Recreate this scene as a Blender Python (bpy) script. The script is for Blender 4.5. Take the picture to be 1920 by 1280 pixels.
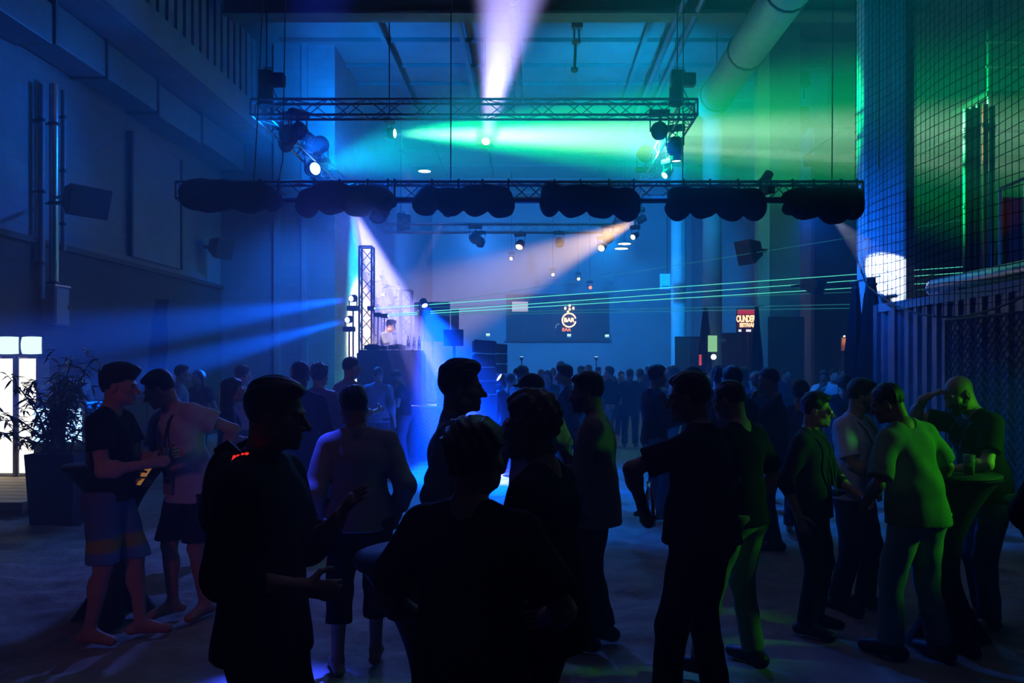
import bpy, bmesh, math, random
import numpy as np
from mathutils import Vector, Matrix

for _o in list(bpy.data.objects): bpy.data.objects.remove(_o)
sc = bpy.context.scene
C = sc.collection

# ------------------------------------------------------------------ camera
F_PX, CX, CY, CAM_H = 1500.0, 1000.0, 685.0, 1.8
cam_d = bpy.data.cameras.new('camera')
cam = bpy.data.objects.new('camera', cam_d); C.objects.link(cam)
cam.location = (0, 0, CAM_H); cam.rotation_euler = (math.radians(90), 0, 0)
cam_d.sensor_width = 36.0; cam_d.lens = F_PX / 1920 * 36.0
cam_d.shift_x = -(CX - 960) / 1920; cam_d.shift_y = (CY - 640) / 1920
cam_d.clip_end = 200
sc.camera = cam
def P(px, py, Y):
    """the point at depth Y that the photograph shows at (px, py)"""
    return Vector(((px - CX) / F_PX * Y, Y, CAM_H - (py - CY) / F_PX * Y))

# ------------------------------------------------------------------ view, world haze
sc.view_settings.view_transform = 'Standard'; sc.view_settings.look = 'None'
sc.view_settings.exposure = 0.0; sc.view_settings.gamma = 1.0
sc.view_settings.use_curve_mapping = False
w = bpy.data.worlds.new('world'); sc.world = w; w.use_nodes = True
nt = w.node_tree; nt.nodes.clear()
wo = nt.nodes.new('ShaderNodeOutputWorld')
vs = nt.nodes.new('ShaderNodeVolumeScatter')
vs.inputs['Color'].default_value = (1, 1, 1, 1)
vs.inputs['Density'].default_value = 0.020
vs.inputs['Anisotropy'].default_value = 0.35
nt.links.new(vs.outputs[0], wo.inputs['Volume'])
bg = nt.nodes.new('ShaderNodeBackground'); bg.inputs[0].default_value = (0, 0, 0, 1); bg.inputs[1].default_value = 0
nt.links.new(bg.outputs[0], wo.inputs['Surface'])
cy = sc.cycles
cy.max_bounces = 3; cy.diffuse_bounces = 1; cy.glossy_bounces = 2; cy.transmission_bounces = 3
cy.volume_bounces = 0; cy.transparent_max_bounces = 8; cy.use_denoising = True
cy.sample_clamp_direct = 12.0; cy.sample_clamp_indirect = 3.0
cy.caustics_reflective = False; cy.caustics_refractive = False

# ------------------------------------------------------------------ the lamps' light (their housings are built further down)
FIXTURES = []
def spot(name, loc, target, color, watts, half_deg, blend=0.25, radius=0.06, body='head', drop=None):
    d = bpy.data.lights.new(name, 'SPOT'); d.color = color; d.energy = watts
    d.spot_size = math.radians(2 * half_deg); d.spot_blend = blend; d.shadow_soft_size = radius
    o = bpy.data.objects.new(name, d); C.objects.link(o)
    loc = Vector(loc); dr = (Vector(target) - loc).normalized()
    o.location = loc
    o.rotation_euler = dr.to_track_quat('-Z', 'Y').to_euler()
    o['kind'] = 'structure'
    FIXTURES.append((name, loc, dr, radius, body, drop, color))
    return o
BLUE = (0.0, 0.09, 1.0); CYAN = (0.0, 0.62, 0.75); WARM = (1.0, 0.62, 0.34)
# two strong moving heads that point out over the floor (the green one has a hot core inside a wider field)
spot('light_green_beam', P(742, 250, 19.1), P(1560, 266, 16.8), (0.62, 1.0, 0.70), 480000, 4.6, 0.9, 0.10, 'head', 10.4)
spot('light_green_field', P(742, 250, 19.1), P(1500, 250, 16.6), (0.0, 1.0, 0.21), 190000, 11, 1.0, 0.10, None, 10.4)
spot('light_white_beam', P(911, 264, 19), P(966, -60, 13.2), (0.44, 0.38, 1.0), 125000, 7.5, 1.0, 0.09, 'head', 10.4)
# left side truss
spot('light_lavender_beam', (-4.80, 21.0, 6.00), P(738, 588, 17.5), (0.34, 0.31, 1.0), 230000, 7.0, 0.7, 0.09, 'head', 6.45)
spot('light_cyan_beam', (-4.85, 21.5, 6.00), (-4.62, 21.4, 0.0), CYAN, 230000, 7.0, 0.8, 0.08, 'head', 6.45)
spot('light_cyan_cross', (-4.95, 18.2, 6.28), (0.9, 12.6, 5.9), (0.0, 0.62, 0.85), 22000, 12, 1.0, 0.13, 'head', 6.45)
# right side truss
spot('light_warm_beam', (2.95, 22.9, 5.92), P(800, 590, 24.6), WARM, 60000, 14.0, 0.7, 0.09, 'head', 6.45)
spot('light_green_down', P(1268, 304, 16.5), P(1279, 700, 16.5), (0.05, 1.0, 0.45), 4000, 3.0, 0.5, 0.09, 'head', 6.45)
# stage
spot('light_stage_blue', P(797, 574, 16.75), P(930, 930, 13.6), (0.0, 0.045, 1.0), 150000, 23, 1.0, 0.06, 'par')
spot('light_sweep_a', P(657, 560, 17.3), P(20, 655, 10.0), BLUE, 60000, 4.0, 0.9, 0.06, 'par')
spot('light_sweep_b', P(650, 600, 17.75), P(20, 770, 10.0), BLUE, 60000, 3.6, 0.9, 0.06, 'par')
spot('light_thin_ray', P(463, 705, 12.0), P(700, 580, 13.5), (0.03, 0.2, 1.0), 1200, 2.4, 0.5, 0.03, 'par')
# washes
spot('light_fill_left', (-4.85, 15.6, 6.3), (-8.6, 9.5, 5.0), (0.0, 0.13, 0.85), 900, 62, 1.0, 0.15, 'par', 6.45)  # added fill for the dim blue of the left wall
spot('light_fill_wing', (-5.3, 19.6, 6.2), (-7.2, 21.8, 2.5), (0.0, 0.17, 1.0), 900, 45, 1.0, 0.15, 'par', 6.45)  # added to bring blue into the far left corner
spot('light_fill_ceiling_a', (-4.9, 18.6, 6.95), (-2.5, 26, 10.5), (0.0, 0.20, 0.95), 4600, 62, 1.0, 0.15, 'par', 6.6)  # added uplight that fills the left of the ceiling with blue
spot('light_fill_ceiling_b', (2.7, 19.4, 6.95), (2.0, 27, 10.5), (0.0, 0.38, 0.9), 5400, 62, 1.0, 0.15, 'par', 6.6)  # second added uplight, for the right of the ceiling
spot('light_fill_back_a', (-2.0, 27.8, 6.2), (-1.0, 38, 6.0), (0.03, 0.24, 1.0), 18000, 58, 1.0, 0.15, 'par', 6.45)  # added fill for haze and wall at the back, left half
spot('light_fill_back_b', (2.6, 27.8, 6.2), (3.5, 38, 4.5), (0.0, 0.30, 1.0), 12000, 58, 1.0, 0.15, 'par', 6.45)  # added fill for the back of the hall, right half
spot('light_fill_floor_left', (-4.4, 15.2, 6.2), (1.3, 10.8, 0.0), (0.0, 0.12, 1.0), 6500, 30, 1.0, 0.12, 'par', 6.45)  # added blue fill for the sand in the middle
spot('light_fill_floor_right', (2.4, 15.2, 6.2), (2.0, 9.5, 0.0), (0.0, 0.18, 1.0), 1300, 28, 1.0, 0.12, 'par', 6.45)  # added fill for the sand on the right
spot('light_fill_floor_front', (-2.6, 13.36, 4.30), (-2.6, 5.2, 0.0), (0.05, 0.11, 0.75), 1500, 30, 1.0, 0.12, 'par', 4.45)  # added ambient for the near sand, tucked behind the drapes
spot('light_floor_patch', (-1.7, 7.5, 9.6), (-1.42, 4.38, 0.0), (0.02, 0.05, 1.0), 26000, 2.8, 0.9, 0.08, 'par', 10.4)
spot('light_column_profile', (4.95, 13.34, 4.30), P(1672, 518, 14.5), (0.62, 0.74, 1.0), 2600, 11, 0.25, 0.03, 'par', 4.45)
spot('light_column_wash', (4.45, 13.36, 4.30), P(1672, 540, 14.5), (0.0, 0.13, 1.0), 700, 78, 1.0, 0.06, 'par', 4.45)
spot('light_green_side', (4.7, 4.7, 2.0), (2.5, 5.15, 1.20), (0.08, 1.0, 0.015), 150, 17, 0.7, 0.12, 'par')
spot('light_pink_front', (-2.6, -1.8, 2.7), (-2.5, 5.2, 1.1), (1.0, 0.26, 0.42), 60, 14, 1.0, 0.25, 'par')
spot('light_fill_front', (-0.4, -2.0, 2.7), (2.34, 5.95, 1.22), (0.45, 0.42, 0.9), 75, 5.0, 1.0, 0.25, 'par')  # added narrow fill to brighten the man in white at right
spot('light_fill_column', (3.9, 13.2, 4.98), (6.4, 14.5, 8.6), (0.0, 0.30, 0.55), 420, 40, 1.0, 0.06, 'par', 4.45)  # added teal fill for the dark upper column
spot('light_red_up', (8.3, 14.3, 3.15), (8.75, 15.5, 5.2), (1.0, 0.12, 0.06), 40, 16, 1.0, 0.05, None, None)
spot('light_dj', (-1.45, 13.36, 4.32), (-3.12, 16.72, 2.35), (1.0, 0.80, 0.66), 3500, 3.6, 0.6, 0.05, 'par', 4.45)
# ------------------------------------------------------------------ helpers
def tag(o, label=None, cat=None, group=None, kind=None):
    if label: o['label'] = label
    if cat: o['category'] = cat
    if group: o['group'] = group
    if kind: o['kind'] = kind
    return o
def empty(name, loc=(0, 0, 0), rz=0.0, label=None, cat=None, group=None):
    o = bpy.data.objects.new(name, None); C.objects.link(o)
    o.location = loc; o.rotation_euler = (0, 0, rz); o.empty_display_size = 0.1
    return tag(o, label, cat, group)
def link(name, me, parent=None, loc=None):
    o = bpy.data.objects.new(name, me); C.objects.link(o)
    if parent is not None: o.parent = parent
    if loc is not None: o.location = loc
    return o
def np_mesh(name, v, q, m, smooth=True):
    """mesh from numpy vertices and quads/triangles"""
    me = bpy.data.meshes.new(name)
    v = np.asarray(v, dtype=np.float32); q = np.asarray(q, dtype=np.int32); k = q.shape[1]
    me.vertices.add(len(v)); me.vertices.foreach_set('co', v.ravel())
    me.loops.add(q.size); me.loops.foreach_set('vertex_index', q.ravel())
    me.polygons.add(len(q)); me.polygons.foreach_set('loop_start', np.arange(0, q.size, k, dtype=np.int32))
    me.update(calc_edges=True)
    if smooth: me.polygons.foreach_set('use_smooth', np.ones(len(q), dtype=bool))
    me.materials.append(m)
    return me
class MB:
    """collects boxes, tubes and prisms for ONE mesh"""
    def __init__(s): s.v = []; s.f = []; s.sm = []
    def add(s, vs, fs, smooth=False):
        n = len(s.v); s.v += [tuple(p) for p in vs]; s.f += [tuple(i + n for i in f) for f in fs]; s.sm += [smooth] * len(fs); return s
    def box(s, c, d, rot=None):
        c = Vector(c); x, y, z = d[0] / 2, d[1] / 2, d[2] / 2
        pts = [Vector((a * x, b * y, e * z)) for a in (-1, 1) for b in (-1, 1) for e in (-1, 1)]
        if rot is not None: pts = [rot @ p for p in pts]
        return s.add([p + c for p in pts], [(0, 1, 3, 2), (4, 6, 7, 5), (0, 4, 5, 1), (2, 3, 7, 6), (0, 2, 6, 4), (1, 5, 7, 3)])
    def bev(s, c, d, b=0.02, rot=None):
        """box with chamfered edges"""
        bm = bmesh.new(); bmesh.ops.create_cube(bm, size=1.0)
        for q in bm.verts: q.co = Vector((q.co.x * d[0], q.co.y * d[1], q.co.z * d[2]))
        bmesh.ops.bevel(bm, geom=bm.edges[:], offset=b, segments=2, affect='EDGES', profile=0.5)
        bm.verts.index_update()
        c = Vector(c); vs = [(rot @ q.co if rot is not None else q.co) + c for q in bm.verts]
        fs = [tuple(q.index for q in f.verts) for f in bm.faces]; bm.free()
        return s.add(vs, fs)
    def tube(s, pts, r, n=8, caps=True, smooth=True):
        pts = [Vector(p) for p in pts]; rs = r if isinstance(r, (list, tuple)) else [r] * len(pts)
        base = []; up = None
        for i, p in enumerate(pts):
            t = (pts[min(i + 1, len(pts) - 1)] - pts[max(i - 1, 0)]).normalized()
            if up is None:
                up = Vector((0, 0, 1)) if abs(t.z) < 0.9 else Vector((1, 0, 0))
            a = t.cross(up)
            if a.length < 1e-6: a = t.orthogonal()
            a.normalize(); b = t.cross(a).normalized(); up = a.cross(t).normalized()
            base.append([p + (a * math.cos(2 * math.pi * k / n) + b * math.sin(2 * math.pi * k / n)) * rs[i] for k in range(n)])
        vs = [q for ring in base for q in ring]; fs = []
        for i in range(len(pts) - 1):
            for k in range(n):
                fs.append((i * n + k, i * n + (k + 1) % n, (i + 1) * n + (k + 1) % n, (i + 1) * n + k))
        s.add(vs, fs, smooth)
        if caps:
            m = len(pts) - 1
            s.add(base[0], [tuple(range(n))[::-1]]); s.add(base[m], [tuple(range(n))])
        return s
    def lathe(s, prof, n=20, c=(0, 0, 0), smooth=True, M=None):
        c = Vector(c); vs = []; fs = []
        for (r, z) in prof:
            for k in range(n):
                p = Vector((r * math.cos(2 * math.pi * k / n), r * math.sin(2 * math.pi * k / n), z))
                vs.append((M @ p if M is not None else p) + c)
        for i in range(len(prof) - 1):
            for k in range(n):
                fs.append((i * n + k, i * n + (k + 1) % n, (i + 1) * n + (k + 1) % n, (i + 1) * n + k))
        s.add(vs, fs, smooth)
        if prof[0][0] > 1e-4: s.add(vs[:n], [tuple(range(n))[::-1]])
        if prof[-1][0] > 1e-4: s.add(vs[-n:], [tuple(range(n))])
        return s
    def quad(s, a, b, c, d): return s.add([a, b, c, d], [(0, 1, 2, 3)])
    def mesh(s, name, m):
        me = bpy.data.meshes.new(name); me.from_pydata([tuple(p) for p in s.v], [], s.f)
        me.polygons.foreach_set('use_smooth', s.sm); me.materials.append(m); me.update(); return me
    def build(s, name, m, parent=None, loc=None): return link(name, s.mesh(name, m), parent, loc)
def struct(name, mb, m, parent=None):
    o = mb.build(name, m, parent)
    if parent is None: o['kind'] = 'structure'
    return o
def dup(o, parent, loc=None, rot=None, M=None):
    c = o.copy(); C.objects.link(c); c.parent = parent
    if loc is not None: c.location = loc
    if rot is not None: c.rotation_euler = rot
    if M is not None: c.matrix_local = M
    return c

# ------------------------------------------------------------------ materials (all procedural)
MATS = {}
def nodes(m):
    m.use_nodes = True; t = m.node_tree; t.nodes.clear()
    out = t.nodes.new('ShaderNodeOutputMaterial'); return t, out
def mat(name, col, rough=0.8, metal=0.0, vary=0.12, scale=8.0, bump=0.0, bscale=60.0, spec=0.4, stretch=None):
    """plain surface: base colour with a little grain, optional fine relief"""
    if name in MATS: return MATS[name]
    m = bpy.data.materials.new(name); t, out = nodes(m)
    b = t.nodes.new('ShaderNodeBsdfPrincipled'); t.links.new(b.outputs[0], out.inputs['Surface'])
    b.inputs['Roughness'].default_value = rough; b.inputs['Metallic'].default_value = metal
    b.inputs['Specular IOR Level'].default_value = spec
    tc = t.nodes.new('ShaderNodeTexCoord'); co = tc.outputs['Object']
    if stretch:
        mp = t.nodes.new('ShaderNodeMapping'); mp.inputs['Scale'].default_value = stretch
        t.links.new(co, mp.inputs[0]); co = mp.outputs[0]
    n = t.nodes.new('ShaderNodeTexNoise'); n.inputs['Scale'].default_value = scale; n.inputs['Detail'].default_value = 3
    t.links.new(co, n.inputs['Vector'])
    r = t.nodes.new('ShaderNodeValToRGB'); t.links.new(n.outputs['Fac'], r.inputs[0])
    lo = [c * (1 - vary) for c in col]; hi = [min(1, c * (1 + vary)) for c in col]
    r.color_ramp.elements[0].position = 0.3; r.color_ramp.elements[1].position = 0.7
    r.color_ramp.elements[0].color = (*lo, 1); r.color_ramp.elements[1].color = (*hi, 1)
    t.links.new(r.outputs[0], b.inputs['Base Color'])
    if bump > 0:
        n2 = t.nodes.new('ShaderNodeTexNoise'); n2.inputs['Scale'].default_value = bscale; n2.inputs['Detail'].default_value = 4
        t.links.new(co, n2.inputs['Vector'])
        bp = t.nodes.new('ShaderNodeBump'); bp.inputs['Strength'].default_value = bump; bp.inputs['Distance'].default_value = 0.01
        t.links.new(n2.outputs['Fac'], bp.inputs['Height']); t.links.new(bp.outputs[0], b.inputs['Normal'])
    MATS[name] = m; return m
def emit(name, col, strength, sample=False, clear=0.0):
    """something that gives off light"""
    if name in MATS: return MATS[name]
    m = bpy.data.materials.new(name); t, out = nodes(m)
    e = t.nodes.new('ShaderNodeEmission'); e.inputs[0].default_value = (*col, 1); e.inputs[1].default_value = strength
    if clear > 0:
        tr = t.nodes.new('ShaderNodeBsdfTransparent'); mx = t.nodes.new('ShaderNodeMixShader'); mx.inputs[0].default_value = clear
        t.links.new(e.outputs[0], mx.inputs[1]); t.links.new(tr.outputs[0], mx.inputs[2]); t.links.new(mx.outputs[0], out.inputs['Surface'])
    else: t.links.new(e.outputs[0], out.inputs['Surface'])
    if not sample: m.cycles.emission_sampling = 'NONE'
    MATS[name] = m; return m
def glass(name, col, rough=0.05):
    if name in MATS: return MATS[name]
    m = bpy.data.materials.new(name); t, out = nodes(m)
    b = t.nodes.new('ShaderNodeBsdfPrincipled'); b.inputs['Base Color'].default_value = (*col, 1)
    b.inputs['Roughness'].default_value = rough; b.inputs['Transmission Weight'].default_value = 0.85; b.inputs['IOR'].default_value = 1.4
    t.links.new(b.outputs[0], out.inputs['Surface']); MATS[name] = m; return m
def masonry(name, col, mortar, w, h, bump=0.35, vary=0.1):
    """painted block wall, the joints too far and dark to pick the blocks apart"""
    if name in MATS: return MATS[name]
    m = bpy.data.materials.new(name); t, out = nodes(m)
    b = t.nodes.new('ShaderNodeBsdfPrincipled'); b.inputs['Roughness'].default_value = 0.85; t.links.new(b.outputs[0], out.inputs['Surface'])
    tc = t.nodes.new('ShaderNodeTexCoord'); mp = t.nodes.new('ShaderNodeMapping'); mp.inputs['Rotation'].default_value = (0, 0, 0)
    sx = t.nodes.new('ShaderNodeSeparateXYZ'); ad = t.nodes.new('ShaderNodeMath'); ad.operation = 'ADD'; cb = t.nodes.new('ShaderNodeCombineXYZ')
    t.links.new(tc.outputs['Object'], sx.inputs[0]); t.links.new(sx.outputs[0], ad.inputs[0]); t.links.new(sx.outputs[1], ad.inputs[1])
    t.links.new(ad.outputs[0], cb.inputs[0]); t.links.new(sx.outputs[2], cb.inputs[1])
    k = t.nodes.new('ShaderNodeTexBrick'); k.inputs['Scale'].default_value = 1.0
    k.inputs['Brick Width'].default_value = w; k.inputs['Row Height'].default_value = h; k.inputs['Mortar Size'].default_value = 0.012
    k.inputs['Color1'].default_value = (*col, 1); k.inputs['Color2'].default_value = (*[c * (1 - vary) for c in col], 1); k.inputs['Mortar'].default_value = (*mortar, 1)
    t.links.new(cb.outputs[0], k.inputs['Vector'])
    n = t.nodes.new('ShaderNodeTexNoise'); n.inputs['Scale'].default_value = 1.3; n.inputs['Detail'].default_value = 5; t.links.new(tc.outputs['Object'], n.inputs['Vector'])
    mx = t.nodes.new('ShaderNodeMix'); mx.data_type = 'RGBA'; mx.blend_type = 'MULTIPLY'; mx.inputs[0].default_value = 0.5
    t.links.new(k.outputs['Color'], mx.inputs[6]); t.links.new(n.outputs['Fac'], mx.inputs[7]); t.links.new(mx.outputs[2], b.inputs['Base Color'])
    bp = t.nodes.new('ShaderNodeBump'); bp.inputs['Strength'].default_value = bump; bp.inputs['Distance'].default_value = 0.02; bp.invert = True
    t.links.new(k.outputs['Fac'], bp.inputs['Height']); t.links.new(bp.outputs[0], b.inputs['Normal'])
    MATS[name] = m; return m

M_BLACK = mat('black_paint', (0.012, 0.012, 0.014), 0.55)
M_DARKMETAL = mat('dark_metal', (0.05, 0.05, 0.055), 0.4, 0.8)
M_ALU = mat('aluminium', (0.42, 0.43, 0.45), 0.38, 0.9)
M_CHROME = mat('galvanised_steel', (0.5, 0.5, 0.52), 0.28, 1.0)
M_CABLE = mat('black_cable', (0.01, 0.01, 0.01), 0.6)
M_DRAPE = mat('black_molton', (0.010, 0.010, 0.012), 1.0, spec=0.1, bump=0.4, bscale=90)
M_CLOTHBLACK = mat('black_stretch_fabric', (0.008, 0.008, 0.009), 0.7, spec=0.3)
# ------------------------------------------------------------------ numpy noise
def vnoise(p, seed=0):
    """smooth value noise at points p (n,3)"""
    p = np.asarray(p, dtype=np.float64); i = np.floor(p).astype(np.int64); f = p - i; f = f * f * (3 - 2 * f)
    def h(ix, iy, iz):
        n = (ix * 374761393 + iy * 668265263 + iz * 2147483647 + seed * 974711) & 0xffffffff
        n = ((n ^ (n >> 13)) * 1274126177) & 0xffffffff
        return ((n ^ (n >> 16)) & 0xffff) / 32767.5 - 1.0
    r = 0
    for dx in (0, 1):
        for dy in (0, 1):
            for dz in (0, 1):
                wgt = (f[:, 0] if dx else 1 - f[:, 0]) * (f[:, 1] if dy else 1 - f[:, 1]) * (f[:, 2] if dz else 1 - f[:, 2])
                r = r + wgt * h(i[:, 0] + dx, i[:, 1] + dy, i[:, 2] + dz)
    return r

# ------------------------------------------------------------------ floor: trodden sand
def sand_floor():
    ys = [-3.0]; 
    while ys[-1] < 45: ys.append(ys[-1] + max(0.04, 0.0085 * max(ys[-1], 0.1)) if ys[-1] > 3.4 else ys[-1] + 0.16)
    ys = np.array(ys); nx = 300
    u = np.linspace(-1, 1, nx); xs = 0.6 + u * 9 + np.sign(u) * (np.abs(u) ** 3) * 5.5
    X, Y = np.meshgrid(xs, ys); p = np.stack([X.ravel(), Y.ravel(), np.zeros(X.size)], 1)
    z = 0.022 * vnoise(p * np.array([1.6, 2.2, 1]), 1) + 0.026 * vnoise(p * np.array([3.4, 4.6, 1]) + 7, 2) + 0.016 * vnoise(p * np.array([7, 9, 1]) + 3, 3)
    z = np.where(z > .02, .02 + (z - .02) * .35, z) - 0.016
    v = np.stack([X.ravel(), Y.ravel(), z], 1); ny = len(ys)
    idx = np.arange(ny * nx).reshape(ny, nx)
    q = np.stack([idx[:-1, :-1].ravel(), idx[:-1, 1:].ravel(), idx[1:, 1:].ravel(), idx[1:, :-1].ravel()], 1)
    m = mat('sand', (0.42, 0.36, 0.29), 0.95, vary=0.22, scale=5.0, bump=1.0, bscale=16.0, spec=0.15)
    o = link('floor', np_mesh('floor', v, q, m)); tag(o, kind='structure')
sand_floor()

# ------------------------------------------------------------------ shell
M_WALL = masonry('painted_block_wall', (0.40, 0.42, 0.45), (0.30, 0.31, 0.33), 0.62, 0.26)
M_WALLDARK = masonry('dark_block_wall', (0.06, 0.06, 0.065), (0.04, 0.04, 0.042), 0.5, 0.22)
M_CEIL = mat('ceiling_boards', (0.20, 0.21, 0.22), 0.8, vary=0.15, scale=1.4)
M_BEAM = mat('ceiling_steel', (0.16, 0.17, 0.18), 0.6)
M_SLAB = mat('gallery_concrete', (0.38, 0.40, 0.42), 0.85, scale=2.0, bump=0.3, bscale=20)
M_PANEL = mat('wall_panel', (0.30, 0.32, 0.36), 0.8, scale=2.0)
M_DUCT = mat('duct_sheet', (0.26, 0.28, 0.31), 0.55, 0.3)
M_TRIM = mat('dark_trim', (0.05, 0.05, 0.055), 0.7)
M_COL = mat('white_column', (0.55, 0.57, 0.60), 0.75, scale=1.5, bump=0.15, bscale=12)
M_BACK = mat('back_wall', (0.34, 0.34, 0.36), 0.9, scale=0.7)

WX = -8.5
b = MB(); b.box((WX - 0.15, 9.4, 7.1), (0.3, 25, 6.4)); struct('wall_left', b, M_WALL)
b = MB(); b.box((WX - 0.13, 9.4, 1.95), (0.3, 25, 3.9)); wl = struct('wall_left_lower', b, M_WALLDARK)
b = MB(); b.box((WX + 0.05, 9.4, 3.92), (0.08, 25, 0.10)); struct('trim_1', b, M_TRIM)
# wing wall that closes the wide part on the left, then the narrower left wall behind it
b = MB(); b.box((-7.1, 21.9, 5.3), (3.4, 0.3, 10.8)); struct('wall_left_wing', b, M_WALL)
b = MB()
for x in (-6.95, -6.2): b.box((x, 21.7, 5.3), (0.16, 0.12, 10.6))
struct('trim_2', b, M_PANEL)
b = MB(); b.box((-5.56, 32.6, 5.3), (0.3, 21.0, 10.8)); struct('wall_left_far', b, M_WALL)
b = MB(); b.box((0.8, 43.0, 5.3), (18, 0.3, 10.8)); struct('wall_back', b, M_BACK)
b = MB(); b.box((8.62, 33.7, 5.3), (0.3, 18.6, 10.8)); struct('wall_right_far', b, M_WALL)
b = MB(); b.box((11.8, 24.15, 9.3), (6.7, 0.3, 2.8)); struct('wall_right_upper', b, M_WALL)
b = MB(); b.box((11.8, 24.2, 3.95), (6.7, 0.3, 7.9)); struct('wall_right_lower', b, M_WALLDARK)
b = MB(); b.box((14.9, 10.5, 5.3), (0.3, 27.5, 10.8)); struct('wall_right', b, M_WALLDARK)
b = MB(); b.box((3.2, -3.2, 5.3), (24, 0.3, 10.8)); struct('wall_front', b, M_WALLDARK)
b = MB(); b.box((3.2, 20.0, 10.66), (24, 47, 0.3)); struct('ceiling', b, M_CEIL)
# ceiling: cross purlins, each one a piece, and trays that run the length of the hall
purl = None
for i, y in enumerate([15.0, 21.3, 23.1, 24.6, 26.2, 28.0, 30.0, 32.2, 34.6, 37.2, 40.0]):
    b = MB(); b.box((1.5, y, 10.45), (13.9 if y > 21.8 else 16.5, 0.06, 0.10)); struct('trim_purlin', b, M_BEAM)
b = MB(); b.box((1.0, 18.6, 10.20), (16.2, 0.55, 0.62)); struct('trim_main_beam', b, M_CEIL)
b = MB(); b.box((1.0, 18.3, 9.86), (16.2, 0.16, 0.08)); struct('trim_beam_flange', b, M_BEAM)
for x in (-3.9, -1.85, 2.9):
    b = MB(); b.box((x, 27.5, 10.30), (0.12, 17.5, 0.08))
    for k in range(9): b.tube([(x, 19.5 + 2 * k, 10.25), (x, 19.5 + 2 * k, 10.5)], 0.02, 6)
    t = struct('trim_cable_tray', b, M_BEAM)
# left gallery: ducted soffit, slab edge, ribbed front
b = MB(); b.box((-7.85, 9.4, 7.95), (1.3, 25, 0.25)); struct('wall_left_gallery_soffit', b, M_SLAB)
b = MB(); b.box((-7.22, 9.4, 8.15), (0.28, 25, 0.62)); struct('wall_left_gallery_edge', b, M_SLAB)
b = MB(); b.box((-7.62, 9.4, 9.5), (0.12, 25, 2.2)); gal = struct('wall_left_gallery_front', b, M_PANEL)
rm = MB(); rm.box((0, 0, 0), (0.10, 0.26, 2.15)); rme = rm.mesh('slat', M_SLAB)
for k in range(46):
    y = 3.0 + k * 0.41
    s = link('slat', rme, gal, (-7.53, y, 9.5))
# box duct under the gallery: a run of sections, flanges between them
duct = empty('air_duct', (-8.15, 0, 7.1), 0, 'long boxy sheet metal duct running under the left gallery', 'duct')
for k, (y0, y1) in enumerate([(2.0, 5.2), (5.3, 7.0), (7.1, 9.6), (9.7, 11.2), (11.3, 13.0), (13.1, 14.6), (14.7, 16.6), (16.7, 18.8), (18.9, 21.6)]):
    zz = 0.06 if k % 3 == 1 else 0.0
    MB().bev((0.03, (y0 + y1) / 2, 0.30 - zz), (0.62, y1 - y0, 0.66), 0.015).build('duct_section', M_DUCT, duct)
    MB().box((0.03, y1 + 0.05, 0.30), (0.70, 0.06, 0.74)).build('flange', M_BEAM, duct)
# frames and panels on the left wall
def wall_panel(x0, x1, y0, y1, label):
    """raised panel on the left wall that spans these picture columns at the wall's plane"""
    Ya = WX / (x0 - CX) * F_PX; Yb = WX / (x1 - CX) * F_PX; Ym = (Ya + Yb) / 2
    z1 = CAM_H - (y0 - CY) / F_PX * Yb; z0 = CAM_H - (y1 - CY) / F_PX * Yb
    t = empty('wall_board', (WX + 0.03, Ym, z0), 0, label, 'wall panel')
    MB().bev((0.03, 0, (z1 - z0) / 2), (0.06, Yb - Ya, z1 - z0), 0.012).build('board', M_PANEL, t)
    for yy in (-(Yb - Ya) / 2, (Yb - Ya) / 2): MB().box((0.05, yy, (z1 - z0) / 2), (0.1, 0.07, z1 - z0)).build('edge_strip', M_TRIM, t)
    return t
wall_panel(238, 332, 300, 505, 'tall raised grey panel with dark edges on the left wall')
# vertical pipes on the left wall
def wall_pipe(px, ytop, ybot, X, r, label, m=M_CHROME, name='wall_pipe', nring=3):
    Y = X / (px - CX) * F_PX
    a = P(px, ybot, Y); c = P(px, ytop, Y)
    t = empty(name, (a.x, a.y, a.z), 0, label, 'pipe')
    h = c.z - a.z
    MB().tube([(0, 0, 0), (0, 0, h)], r, 14).build('pipe', m, t)
    for k in range(nring):
        MB().lathe([(r * 1.02, -0.03), (r * 1.25, -0.02), (r * 1.25, 0.02), (r * 1.02, 0.03)], 14, (0, 0, h * (k + 0.5) / nring)).build('clamp', M_DARKMETAL, t)
        MB().box((X * 0 + (-0.12 if X < 0 else 0.12), 0, h * (k + 0.5) / nring), (0.24, 0.03, 0.03)).build('bracket', M_DARKMETAL, t)
    return t
wall_pipe(101, 158, 605, -8.28, 0.075, 'thick shiny vertical pipe on the left wall, nearest the glowing cabinets')
wall_pipe(78, 158, 560, -8.36, 0.05, 'thin dull vertical pipe just left of the thick shiny one', M_DUCT)
wall_pipe(119, 170, 470, -8.36, 0.045, 'slim vertical conduit just right of the thick shiny wall pipe', M_DUCT)
wall_pipe(452, 400, 645, -8.0, 0.055, 'slim bright vertical pipe far along the left wall', M_CHROME)
wall_pipe(340, 320, 480, -8.42, 0.03, 'thin dark conduit beside the tall raised wall panel', M_TRIM)
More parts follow.
